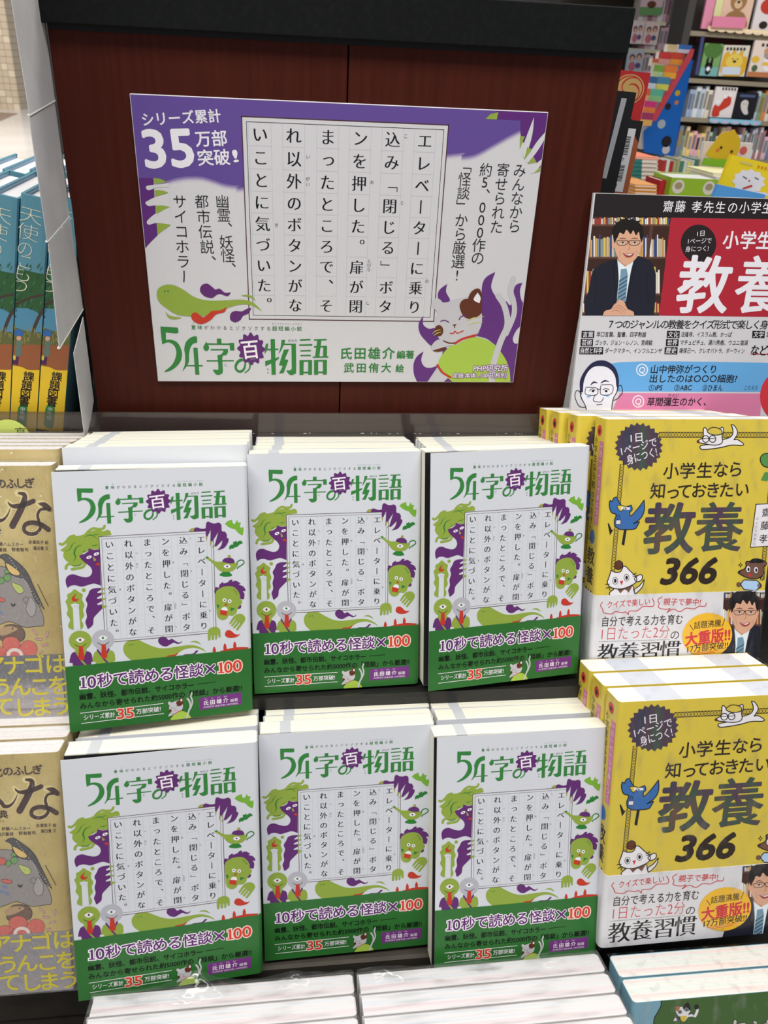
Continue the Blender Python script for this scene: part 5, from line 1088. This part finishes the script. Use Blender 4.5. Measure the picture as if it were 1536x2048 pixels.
# ------------------------------------------------------------------ things to the right of the stand
def flat_thing(name, label, cat, quad, Y, th, mats, group=None, art=None, tilt=0):
    """an upright board or book whose corners are read at depth Y; th = its thickness away from the viewer"""
    c = [at(px, py, Y) for px, py in quad]; o = c[3]
    ux = (c[2] - c[3]); w = ux.length; ux.normalize(); uz = (c[0] - c[3]); h = uz.length; uz = (uz - ux * uz.dot(ux)).normalized(); uy = uz.cross(ux)
    M = Matrix.Translation(o) @ Matrix((ux, uy, uz)).transposed().to_4x4()
    r = thing(name, label, cat, M, group)
    return r, w, h
def simple_book(name, label, cat, quad, Y, th, mat, group=None, art=None, pages=None, spine=False):
    r, w, h = flat_thing(name, label, cat, quad, Y, th, mat, group)
    e = min(.002, th * .2, w * .1); mb = MB(); mb.box((0, 0, 0), (w, e, h), mat); mb.box((0, th - e, 0), (w, th, h), mat); mb.box((0, e, 0), (e, th - e, h), mat); obj('cover', mb.mesh('cover'), r)
    mb = MB(); mb.box((e, e, e), (w - e, th - e, h - e), pages or paper_plain); obj('page_block', mb.mesh('page_block'), r)
    if art:
        q = [(0, 0), (1, 0), (1, 1), (0, 1)]; pr = Print(w, h, q, box=(0, 0, w, h)); art(pr); EP = max(1, Y * 3)
        m = pr.mesh(); 
        for v in m.vertices: v.co.y *= EP
        obj('cover_print', m, r, Matrix.Translation((0, -.0002 * Y, 0)))
    return r
def U(f): return f
# dark boxed books and the red book close behind the panel
cr = ink(158, 34, 38)
def red_art(pr):
    g = ink(166, 136, 82); c = (.50, .31); rx, ry = .42, .26
    pr.ell(c, rx, ry, g, 1, n=40); pr.ell(c, rx * .92, ry * .92, cr, 2, n=40); pr.ell(c, rx * .84, ry * .84, g, 3, n=40)
    for k in range(3):
        a = math.radians(90 + 120 * k); p = (c[0] + rx * .42 * math.cos(a), c[1] + ry * .42 * math.sin(a)); pts = []
        for t in range(9):
            b = a + math.radians(-70 + t * 20); q = .25 + .06 * t; pts.append((c[0] + rx * q * math.cos(b) * 1.2, c[1] + ry * q * math.sin(b) * 1.2))
        pr.stroke(pts, .035, cr, 4, taper=(.4, .2)); 
simple_book('crest_book', 'red book with a round gold crest behind the right edge of the wood panel', 'book', [(1225, 138), (1297, 143), (1276, 262), (1205, 255)], .90, .005, cr, art=red_art)
def bc_art(pr, orange=False):
    if orange: pr.poly([(0, 1), (1.0, 1), (1.0, .27), (.72, .15), (.0, .45)], ink(140, 76, 48), 1, False)
    pr.poly([(.22, .10), (.80, .10), (.80, .90), (.22, .90)], ink(190, 190, 194), 2, False)
    rnd = random.Random(2); y = .2
    while y < .42: w = rnd.uniform(.004, .012); pr.poly([(.5, y), (.68, y), (.68, y + w), (.5, y + w)], BLK, 3, False); y += w + rnd.uniform(.005, .012)
    y = .56
    while y < .76: w = rnd.uniform(.004, .012); pr.poly([(.5, y), (.68, y), (.68, y + w), (.5, y + w)], BLK, 3, False); y += w + rnd.uniform(.005, .012)
    pr.text('7', (.56, .49), None, .06, BLK, 3); pr.text('9', (.50, .82), None, .06, BLK, 3)
simple_book('boxed_book', 'black and orange book back with a grey barcode label beside the wood panel', 'book', [(1238, 238), (1281, 241), (1252, 400), (1200, 396)], .86, .03, fly_black, art=lambda p: bc_art(p, True))
def bk_art(pr): pr.poly([(.52, .06), (.66, .06), (.52, .80), (.30, .80), (.44, .06)], ink(150, 150, 156), 1, False)
simple_book('boxed_book', 'tall black book wedged against the right edge of the wood panel', 'book', [(1225, 180), (1256, 183), (1226, 400), (1180, 396)], .80, .035, fly_black, art=bk_art)

# ------------------------------------------------------------------ shelves and books across the shop
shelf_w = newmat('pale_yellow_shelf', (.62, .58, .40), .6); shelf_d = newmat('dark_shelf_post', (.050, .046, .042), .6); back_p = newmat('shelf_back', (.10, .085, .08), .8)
def unit(name, label, Y, px0, px1, ys, depth, top=None, post=True, mat=shelf_w, thick=.028):
    """open bookcase: boards at the heights read at column px0"""
    a = at(px0, ys[0], Y); b = at(px1, ys[0], Y); r = thing(name, label, 'bookcase', Matrix.Translation((a.x, Y, 0))); w = b.x - a.x; zs = []
    for y in ys:
        z = at(px0, y, Y).z; zs.append(z); mb = MB(); mb.box((0, 0, z - thick), (w, depth, z), mat); obj('shelf', mb.mesh('shelf'), r)
    mb = MB(); mb.box((0, depth, 0), (w, depth + .02, zs[0] + .45), back_p); obj('back_panel', mb.mesh('back_panel'), r)
    if post:
        for x in (-.05, w): mb = MB(); mb.box((x, -.02, 0), (x + .05, depth, zs[0] + .45), shelf_d); obj('post', mb.mesh('post'), r)
    return r, a.x, b.x, zs
RX = 6.0; LX = 8.0
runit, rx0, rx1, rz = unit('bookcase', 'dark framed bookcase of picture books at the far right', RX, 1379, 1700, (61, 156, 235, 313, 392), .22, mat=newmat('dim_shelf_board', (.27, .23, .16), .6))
lunit, lx0, lx1, lz = unit('bookcase', 'bookcase of comics far behind the top right corner of the wood panel', LX, 1150, 1346, (-24, 32, 89, 146, 203), .35, post=False)
PAST = [(226, 214, 216), (206, 176, 190), (190, 200, 208), (232, 226, 214), (176, 196, 170), (208, 190, 150), (160, 110, 110), (110, 120, 150), (216, 170, 178), (196, 206, 220), (120, 150, 120), (90, 90, 110), (230, 200, 120)]
def far_mat(c): return ink(*c, .6, 1.15)
def spine_row(unit_name, label_of, Y, x0, x1, z, hmin, hmax, wmin, wmax, cols, seed, group, depth=.16, yoff=.03):
    rnd = random.Random(seed); x = x0; i = 0
    while x < x1 - wmin:
        w = rnd.uniform(wmin, wmax); h = rnd.uniform(hmin, hmax); c = rnd.choice(cols)
        mb = MB(); mb.box((0, 0, 0), (w - .002, depth, h), far_mat(c))
        o = obj('book', mb.mesh('book'), None, Matrix.Translation((x, Y + yoff, z + .0005))); tag(o, label_of, 'book', group)
        q = MB(); c2 = rnd.choice(cols); q.box((w * .15, -.0015, h * .3), (w * .8, .0, h * .85), far_mat(tuple(int(v * .6) for v in c2)))
        obj('spine_title', q.mesh('spine_title'), o)
        x += w; i += 1
def face_book(label, px, Y, mat, art=None, group=None, th=.02):
    return simple_book('picture_book', label, 'book', px, Y, th, mat, group, art)
def X(px, Y, py=150): return at(px, py, Y).x
# right bookcase
pinkm, crm_, yel_, blk_, wh_, grn_ = far_mat((206, 132, 158)), far_mat((214, 180, 158)), far_mat((206, 172, 44)), ink(22, 22, 30), far_mat((214, 206, 206)), far_mat((110, 150, 90))
def blob(pts, m, L=1):
    def f(pr): pr.poly(pts, m, L)
    return f
def bear_art(pr):
    m = ink(150, 112, 72)
    for x in (.28, .72): pr.ell((x, .16), .12, .10, m, 1)
    pr.ell((.5, .33), .27, .24, m, 2); pr.ell((.5, .42), .13, .10, ink(206, 176, 140), 3); pr.ell((.5, .37), .05, .03, BLK, 4); pr.poly([(.1, .95), (.2, .66), (.5, .56), (.8, .66), (.9, .95)], m, 1)
    for x in (.4, .6): pr.ell((x, .27), .03, .025, BLK, 3)
def wreath_art(pr):
    for x, y, r_, m in ((.35, .38, .24, RED), (.8, .2, .14, RED), (.85, .62, .14, RED), (.2, .14, .10, BRN), (.3, .84, .12, DBR)): pr.ell((x, y), r_, r_ * .8, m, 1)
    pr.stroke([(.5, .8), (.62, .6), (.75, .45)], .06, DBR, 2)
def lion_art(pr):
    pr.poly([(.05, .35), (.2, .2), (.3, .3), (.45, .12), (.55, .3), (.75, .15), (.8, .35), (.97, .4), (.9, .95), (.1, .95)], ink(206, 160, 40), 1); pr.ell((.5, .52), .33, .25, ink(214, 186, 84), 2)
    pr.ell((.5, .52), .07, .04, BLK, 3); pr.ell((.42, .44), .03, .02, BLK, 3); pr.ell((.6, .44), .03, .02, BLK, 3); pr.rect(.08, .70, .8, .95, ink(190, 200, 214), 4)
    for i in range(6): pr.rect(.1 + i * .13, .07, .18 + i * .13, .16, BLK, 3)
def rabbit_art(pr):
    pr.ell((.5, .2), .5, .25, ink(70, 110, 50), 1); pr.rect(0, .72, 1, 1, ink(110, 160, 160), 1)
    for x in (.3, .55): pr.ell((x, .55), .07, .13, BLK, 2)
    pr.ell((.42, .70), .22, .12, BLK, 2); pr.ell((.42, .85), .15, .12, BLK, 2); pr.ell((.42, .78), .1, .07, WHT, 3)
def mouse_art(pr):
    pr.ell((.6, .38), .2, .12, ink(150, 144, 150), 1); pr.ell((.5, .28), .12, .09, ink(190, 140, 110), 2); pr.ell((.72, .26), .12, .09, ink(190, 140, 110), 2); pr.poly([(.45, .5), (.9, .5), (.85, .8), (.5, .8)], WHT, 1); pr.rect(.42, .58, .92, .68, ink(220, 180, 60), 2)
    pr.ell((.15, .52), .13, .09, ink(214, 176, 50), 1); pr.rect(0, .86, 1, 1, ink(176, 112, 70), 1); pr.ell((.18, .76), .1, .09, ink(70, 96, 66), 2)
    for i in range(5): pr.rect(.25 + i * .15, .08, .33 + i * .15, .16, BLK, 2)
def red_train(pr):
    pr.poly([(.06, .95), (.08, .6), (.3, .62), (.5, .35), (.75, .3), (.82, .55), (.6, .7), (.4, .8), (.38, .95)], RED, 1)
    for x, y in ((.2, .5), (.5, .3), (.72, .24)): pr.ell((x, y), .1, .07, WHT, 2)
    for i in range(5): pr.rect(.28 + i * .14, .02, .36 + i * .14, .10, BLK, 2)
def pale_blob(pr):
    pr.poly([(.3, .35), (.45, .28), (.6, .36), (.62, .6), (.7, .8), (.55, .84), (.38, .7), (.28, .5)], ink(196, 192, 190), 1); pr.rect(.15, .08, .85, .18, ink(70, 84, 120), 1)
    for x in (.4, .52): pr.ell((x, .44), .03, .025, ink(150, 140, 80), 2)
z = rz
face_book('tall pink picture book at the left end of the top far right shelf', [(1412, -60), (1432, -60), (1421, 58), (1402, 57)], RX, pinkm)
face_book('cream picture book with a brown bear cub above a pink shelf card', [(1448, -30), (1505, -25), (1495, 60), (1436, 57)], RX, crm_, bear_art)
face_book('white picture book with red round flowers on the top far right shelf', [(1512, -20), (1580, -15), (1572, 66), (1502, 62)], RX, wh_, wreath_art)
face_book('yellow striped picture book standing between the pink book and the bear cub book', [(1430, -40), (1446, -38), (1436, 57), (1420, 56)], RX, far_mat((206, 206, 150)))
o, w, h = flat_thing('shelf_card', 'pink card hanging before the bear cub book', 'card', [(1428, 32), (1494, 36), (1489, 57), (1423, 54)], RX - .05, .01, pinkm); mb = MB(); mb.box((0, 0, 0), (w, .006, h), far_mat((206, 120, 150))); obj('card_sheet', mb.mesh('card_sheet'), o)
sc, w, h = flat_thing('scalloped_trim', 'cream scalloped paper edging on the top far right shelf', 'shelf edging', [(1416, 52), (1560, 64), (1559, 74), (1415, 62)], RX - .03, .01, None)
def scallop(r, w, h, n, m1, m2):
    mb = MB(); pts = [(0, h), (w, h)]
    for i in range(n, 0, -1):
        for k in range(7): a = math.pi * k / 6; pts.append((w * (i - .5) / n + w / n / 2 * math.cos(a), h * .45 - h * .45 * math.sin(a)))
    mb.prism(pts[::-1], 0, .006, m1, axis='y'); obj('edging_strip', fix(mb.mesh('edging_strip')), r)
    for i in range(n): q = MB(); q.prism([(w * (i + .5) / n + w / n * .22 * math.cos(a), h * .4 + h * .2 * math.sin(a)) for a in [k * math.pi / 5 for k in range(10)]], -.002, 0, m2, axis='y'); obj('dot', fix(q.mesh('dot')), r)
scallop(sc, w, h, 8, far_mat((240, 210, 170)), far_mat((230, 200, 190)))
face_book('dark blue slim book at the left end of the second far right shelf', [(1402, 72), (1408, 72), (1396, 150), (1390, 150)], RX, far_mat((60, 64, 110)))
face_book('green picture book with a small black rabbit on the second far right shelf', [(1408, 86), (1441, 89), (1433, 153), (1398, 151)], RX, grn_, rabbit_art)
face_book('picture book with a yellow lion face on the second far right shelf', [(1448, 90), (1497, 93), (1488, 153), (1437, 152)], RX, far_mat((206, 200, 186)), lion_art)
face_book('white picture book with a grey mouse and yellow spine on the second far right shelf', [(1506, 80), (1562, 84), (1552, 156), (1494, 153)], RX, far_mat((216, 200, 190)), mouse_art)
mb = MB(); a = at(1406, 84, RX); mb.box((0, 0, 0), (at(1500, 84, RX).x - a.x, .02, .07), far_mat((96, 40, 44))); o = obj('fascia_board', mb.mesh('fascia_board'), None, Matrix.Translation((a.x, RX + .12, at(1406, 84, RX).z))); tag(o, 'dark red board under the top far right shelf', 'board')
face_book('white picture book with a red caterpillar train on the third far right shelf', [(1431, 173), (1472, 175), (1462, 236), (1420, 234)], RX, wh_, red_train)
face_book('black picture book with a pale figure on the third far right shelf', [(1474, 184), (1514, 186), (1506, 238), (1463, 236)], RX, blk_, pale_blob)
sc, w, h = flat_thing('scalloped_trim', 'light blue scalloped paper edging under the black picture book', 'shelf edging', [(1418, 236), (1521, 242), (1520, 252), (1418, 246)], RX - .03, .01, None); scallop(sc, w, h, 5, far_mat((130, 180, 206)), far_mat((214, 160, 190)))
spine_row('', 'slim pale picture book spine left of the caterpillar book', RX, X(1375, RX, 230), X(1421, RX, 230), rz[2], .17, .20, .018, .04, [(206, 210, 214), (176, 190, 206), (216, 206, 190), (150, 166, 196), (190, 196, 200)], 4, 'picture book spines on the third far right shelf')
spine_row('', 'thin book spine right of the black picture book', RX, X(1509, RX, 230), X(1600, RX, 230), rz[2], .15, .2, .018, .04, [(206, 130, 70), (200, 196, 110), (206, 206, 206), (120, 150, 120), (214, 210, 200), (190, 196, 204)], 5, 'picture book spines right of the black picture book')
spine_row('', 'upright children book spine on the fourth far right shelf', RX, X(1355, RX, 300), X(1600, RX, 300), rz[3], .13, .21, .016, .036, PAST, 6, 'book spines on the fourth far right shelf')
# left comics bookcase
for i, (y, pa, pb) in enumerate(((32, 1240, 1345), (89, 1240, 1345), (146, 1228, 1330))):
    spine_row('', 'comic book on the far shelf row %s' % ('above the cream board', 'in the middle', 'below, left of the stepped display')[i], LX, X(pa + 40, LX, y), X(pb, LX, y), lz[i + 1], .17, .21, .02, .05, [(200, 176, 184), (214, 206, 210), (190, 160, 170), (150, 110, 120), (206, 200, 206), (120, 96, 110)], 20 + i, ('comic books on the upper far shelf', 'comic books on the middle far shelf', 'comic books on the lower far shelf')[i])
def girl_art(pr):
    pr.ell((.3, .35), .16, .14, ink(90, 60, 66), 1); pr.ell((.7, .3), .16, .14, ink(110, 78, 80), 1); pr.ell((.3, .4), .1, .1, SKIN, 2); pr.ell((.7, .35), .1, .1, SKIN, 2); pr.ell((.35, .75), .2, .2, ink(180, 100, 120), 1); pr.ell((.7, .7), .16, .12, ink(80, 80, 120), 1)
def far_face(label, q, c, art=girl_art): return face_book(label, q, LX - .01, far_mat(c), art)
far_face('pale comic shown face out on the middle far shelf', [(1264, 42), (1288, 43), (1283, 88), (1259, 87)], (206, 190, 192)); far_face('cream comic beside it on the middle far shelf, nearer the display', [(1289, 43), (1318, 45), (1313, 90), (1284, 88)], (210, 190, 184))
far_face('comic with a green band shown face out on the upper far shelf', [(1283, -6), (1326, -4), (1322, 31), (1278, 30)], (196, 170, 176), lambda p: (p.rect(0, .55, 1, 1, ink(96, 140, 84), 1), p.ell((.5, .4), .2, .2, BRN, 1)))
far_face('grey comic shown face out on the lower far shelf', [(1256, 98), (1288, 99), (1283, 145), (1250, 144)], (170, 176, 184))

# stepped display of small booklets with a blue side
DY = 3.4
dr = thing('stepped_rack', 'stepped booklet rack with a blue triangular side and red edge', 'display rack', Matrix.Translation(at(1345, 313, DY)))
def tri(pts, y0, y1, m, name, label=None):
    o0 = at(1345, 313, DY); mb = MB(); P = [at(px, py, DY) - o0 for px, py in pts]; mb.prism([(p.x, p.z) for p in P], y0, y1, m, axis='y'); o = obj(name, fix(mb.mesh(name)), dr)
    if label: o['label'] = label
tri([(1385, 122), (1379, 112), (1308, 244), (1288, 262), (1288, 304), (1345, 315)], -.004, .004, ink(10, 94, 190), 'side_board')
tri([(1387, 98), (1380, 98), (1300, 238), (1310, 242), (1384, 112)], -.008, -.003, ink(200, 70, 84), 'red_edge')
tri([(1374, 112), (1338, 122), (1298, 215), (1290, 250), (1288, 300), (1310, 300)], .03, .10, ink(206, 200, 198), 'rack_body')
for x, y, r_, c in ((1354, 186, 5, (196, 160, 40)), (1352, 205, 4, (190, 120, 70)), (1335, 213, 6, (24, 30, 50)), (1322, 248, 8, (160, 170, 190)), (1332, 283, 10, (20, 22, 34)), (1331, 299, 8, (190, 190, 200))):
    o0 = at(1345, 313, DY); p = at(x, y, DY) - o0; rr = r_ * DY / 1650; mb = MB(); mb.prism([(p.x + rr * math.cos(a), p.z + rr * math.sin(a)) for a in [k * math.pi / 8 for k in range(16)]], -.0055, -.004, ink(*c), axis='y'); obj('printed_figure', fix(mb.mesh('printed_figure')), dr)
o0 = at(1345, 313, DY); mb = MB(); mb.box((-.1, .02, -o0.z), (.0, .10, -.02), shelf_d); obj('rack_stand', mb.mesh('rack_stand'), dr)
bk = [((1336, 88, 1355, 103), (206, 186, 140), (214, 196, 160)), ((1358, 89, 1384, 105), (60, 110, 190), (200, 210, 224)), ((1317, 103, 1341, 128), (196, 60, 60), (206, 150, 140)), ((1342, 104, 1366, 129), (196, 70, 56), (224, 150, 60)),
      ((1305, 116, 1317, 131), (190, 90, 60), (206, 180, 150)), ((1307, 129, 1327, 153), (120, 160, 70), (176, 200, 150)), ((1328, 130, 1353, 156), (224, 120, 60), (230, 170, 60)), ((1296, 152, 1313, 176), (60, 96, 150), (200, 206, 216)),
      ((1314, 153, 1338, 179), (70, 130, 170), (206, 206, 90)), ((1290, 176, 1299, 200), (200, 96, 60), (210, 160, 110)), ((1300, 177, 1325, 202), (90, 170, 150), (130, 180, 130)), ((1288, 201, 1312, 224), (190, 50, 120), (214, 120, 60)), ((1282, 224, 1305, 250), (150, 50, 96), (206, 160, 90))]
nm = ['cream', 'blue header', 'red and pink', 'red and orange', 'small rust', 'green', 'orange and yellow', 'navy and white', 'blue and yellow', 'narrow orange', 'teal', 'magenta and orange', 'purple']
for ((x0, y0, x1, y1), c1, c2), n_l in zip(bk, nm):
    yy = DY + .02 - (y0 - 90) * .0009
    r, w, h = flat_thing('booklet', '%s booklet on the stepped rack with the blue side' % n_l, 'booklet', [(x0, y0), (x1, y0 + 2), (x1 - 3, y1 + 2), (x0 - 3, y1)], yy, .03, None, 'booklets on the stepped rack')
    mb = MB(); mb.box((0, 0, 0), (w, .03, h), far_mat((226, 220, 214))); obj('page_block', mb.mesh('page_block'), r); mb = MB(); mb.box((0, -.002, h * .45), (w, 0, h), far_mat(c1)); obj('cover_top', mb.mesh('cover_top'), r)
    mb = MB(); mb.box((0, -.002, 0), (w, 0, h * .45), far_mat(c2)); obj('cover_foot', mb.mesh('cover_foot'), r)

# low table of children books
TY = 2.3
tz = at(1400, 396, TY).z
tb = thing('display_table', 'low display table of children books beyond the red poster', 'table', Matrix.Translation((X(1450, TY, 390), TY + .3, 0)))
mb = MB(); mb.box((-.50, -.45, tz - .05), (.75, .75, tz - .02), shelf_w); obj('table_top', mb.mesh('table_top'), tb)
for sx, sy in ((-.46, -.41), (.68, -.41), (-.46, .68), (.68, .68)): mb = MB(); mb.box((sx, sy, 0), (sx + .05, sy + .05, tz - .05), shelf_d); obj('leg', mb.mesh('leg'), tb)
def lying(label, x0, x1, yb, yt, Y, c, group=None, sp=None, depth=.17):
    a = at(x0, yb, Y); b = at(x1, yb, Y); t = at(x0, yt, Y).z - a.z
    r = thing('book', label, 'book', Matrix.Translation(a), group); w = b.x - a.x
    mb = MB(); mb.box((0, 0, 0), (w, depth, .0025), far_mat(c)); mb.box((0, 0, t - .0025), (w, depth, t - .001), far_mat(c)); mb.box((0, -.001, 0), (w * .36 if sp else .002, .002, t - .001), far_mat(sp or c)); obj('cover', mb.mesh('cover'), r)
    mb = MB(); mb.box((.002, .001, .0025), (w - .002, depth - .003, t - .0025), far_mat((226, 216, 208))); obj('page_block', mb.mesh('page_block'), r); return r
for i in range(6): lying('pale book with a teal spine in the stack behind the barcode book', 1262 + i * .6, 1316, 366 - i * 8.2, 358 - i * 8.2, TY + .1, (206, 196, 190), 'stack of teal-spined books', (50, 120, 116))
lying('book with an orange printed cover on top of the teal-spined stack', 1266, 1318, 318, 312, TY + .1, (232, 120, 80))
for i in range(4): lying('orange-brown book in the short stack below the teal-spined books', 1268, 1314, 396 - i * 7, 389 - i * 7, TY - .1, (214, 140, 50), 'stack of orange-brown books')
for i, x in enumerate((1317, 1328)): face_book('slim red book standing beside the green case' + (', nearer the case' if i else ', further left'), [(x + 2, 361), (x + 11, 361), (x + 8, 396), (x - 2, 396)], TY - .05, far_mat((170, 36, 42)), None, None, .1)
def green_case(pr):
    for x in (.17, .83): pr.ell((x, .45), .13, .36, ink(206, 200, 186), 1); pr.ell((x, .4), .08, .18, ink(150, 140, 110), 2)
face_book('bright green book case with two round pictures on the table', [(1342, 355), (1430, 358), (1428, 398), (1336, 394)], TY - .08, ink(140, 176, 44), green_case, None, .12)
rnd = random.Random(9)
for i, x in enumerate(range(1322, 1400, 7)): face_book('small upright book in the row behind the green case', [(x + 1, 318 + rnd.randint(0, 5)), (x + 7, 318 + rnd.randint(0, 5)), (x + 6, 352), (x, 352)], TY + .25, far_mat(rnd.choice([(60, 120, 110), (190, 196, 200), (160, 40, 44), (120, 150, 150), (150, 150, 120), (214, 206, 120)])), None, 'small upright books behind the green case', .1)
lying('pale yellow flat book under the row of small books', 1325, 1400, 357, 350, TY + .15, (226, 222, 170)); lying('light blue flat book under the pale yellow book', 1320, 1398, 364, 357, TY + .12, (130, 170, 214))
# chick cut-out with its white holder
hd, w, h = flat_thing('leaflet_holder', 'white leaflet holder behind the yellow chick cut-out', 'holder', [(1408, 284), (1504, 288), (1494, 340), (1398, 338)], TY + .25, .02, None); mb = MB(); mb.box((0, 0, 0), (w, .02, h), wh_); obj('holder_sheet', mb.mesh('holder_sheet'), hd)
for fx, fz, c in ((.83, .72, (196, 90, 90)), (.76, .36, (110, 150, 90))): q = MB(); q.prism([(w * fx + .012 * math.cos(a), h * fz + .012 * math.sin(a)) for a in [k * math.pi / 8 for k in range(16)]], -.001, 0, far_mat(c), axis='y'); obj('printed_mark', fix(q.mesh('printed_mark')), hd)
ck = thing('chick_cutout', 'yellow chick cut-out with a green base above the green case', 'cut-out', Matrix.Translation(at(1440, 340, TY + .2)))
o0 = at(1440, 340, TY + .2)
def cut(pts, y0, y1, m, name, sm=True):
    P = [at(px, py, TY + .2) - o0 for px, py in (crm(pts, 4) if sm else pts)]; mb = MB(); mb.prism([(p.x, p.z) for p in P], y0, y1, m, axis='y'); obj(name, fix(mb.mesh(name)), ck)
cut([(1414, 312), (1420, 298), (1430, 285), (1438, 273), (1448, 265), (1458, 263), (1463, 262, 1), (1461, 259, 1), (1466, 262, 1), (1470, 260, 1), (1472, 265), (1480, 277), (1480, 295), (1474, 310), (1466, 322), (1440, 320)], 0, .006, ink(206, 170, 34), 'chick_body')
cut([(1410, 316), (1440, 318), (1470, 320), (1466, 338), (1440, 334), (1404, 330)], -.004, .006, ink(124, 176, 40), 'green_base', False)
for x, y, c, r_ in ((1442, 295, BLK, 2.6), (1463, 303, BLK, 2.6), (1435, 300, ink(206, 120, 60), 3.6), (1461, 310, ink(206, 120, 60), 3.6)):
    p = at(x, y, TY + .2) - o0; rr = r_ * TY / 1600; q = MB(); q.prism([(p.x + rr * math.cos(a), p.z + rr * math.sin(a)) for a in [k * math.pi / 6 for k in range(12)]], -.002, 0, c, axis='y'); obj('face_mark', fix(q.mesh('face_mark')), ck)
# yellow book with a white fluffy puppy, nearer
def puppy(pr):
    pts = [(.5 + (.30 + .022 * math.cos(11 * a)) * math.cos(a), .5 + (.27 + .02 * math.cos(11 * a)) * math.sin(a)) for a in [k * math.pi / 40 for k in range(80)]]
    pr.poly(pts, WHT, 1, False); pr.poly([(.6, .72), (.92, .66), (.9, .76), (.6, .82)], WHT, 1.5)
    pr.stroke([(.36, .42), (.44, .45)], .02, BLK, 3, False); pr.stroke([(.58, .38), (.66, .40)], .02, BLK, 3, False); pr.ell((.5, .48), .02, .02, RED, 3); pr.poly([(.42, .68), (.58, .55), (.60, .60), (.46, .70)], RED, 3, False)
    for i in range(6): pr.rect(.55 + i * .07, .09, .59 + i * .07, .15, ink(206, 130, 40), 2)
    pr.rect(.2, .09, .45, .14, ink(206, 190, 110), 2)
face_book('yellow picture book with a fluffy white puppy lying on the near table', [(1483, 318), (1575, 338), (1530, 415), (1432, 392)], 1.7, ink(236, 204, 36), puppy, None, .012)
face_book('blue wrapped book under the yellow puppy book', [(1445, 373), (1540, 390), (1520, 420), (1425, 400)], 1.66, ink(80, 150, 214), None, None, .012)
lying('cream flat book between the chick cut-out and the yellow puppy book', 1425, 1500, 352, 345, TY, (230, 224, 170)); lying('white flat book under the cream book by the puppy book', 1430, 1500, 360, 353, TY - .02, (214, 210, 200))
lying('grey thick book left of the yellow puppy book', 1432, 1480, 396, 362, TY - .06, (150, 146, 140))

# crumpled plastic bags over the bottom stacks
from mathutils import noise as mnoise
bag_film = film('bag_film', .13, (22, 60, 60), .6, .1, .025)
def crumple(par, w, d, z, seed, peaks, label):
    nx, ny = 110, 26; mb = MB(); v = []
    for j in range(ny + 1):
        for i in range(nx + 1):
            x, y = w * i / nx, d * j / ny
            n = mnoise.noise(Vector((x * 34 + seed, y * 70, seed))) + .5 * mnoise.noise(Vector((x * 110, y * 160 + seed, 3)))
            hgt = .0016 + .0012 * n
            for px, py, ph, pw in peaks: hgt += ph * max(0, 1 - math.hypot((x - px) / pw, (y - py) / (pw * .5))) ** 1.5 * (1 + .35 * n)
            v.append((x, y, z + max(.0006, hgt)))
    f = [(j * (nx + 1) + i, j * (nx + 1) + i + 1, (j + 1) * (nx + 1) + i + 1, (j + 1) * (nx + 1) + i) for j in range(ny) for i in range(nx)]
    mb.add(v, f, bag_film); o = obj('plastic_bag', mb.mesh('plastic_bag', True), par); o['label'] = label
crumple(bpy.data.objects[FIRST['lowA']], .1845, .0190, .2361, 2, [(.072, .017, .011, .045), (.145, .015, .004, .03)], 'crumpled clear bag rising in a peak')
crumple(bpy.data.objects[FIRST['lowB']], .185, .0190, .2361, 7, [(.02, .015, .004, .03), (.15, .015, .003, .03)], 'crumpled clear bag')
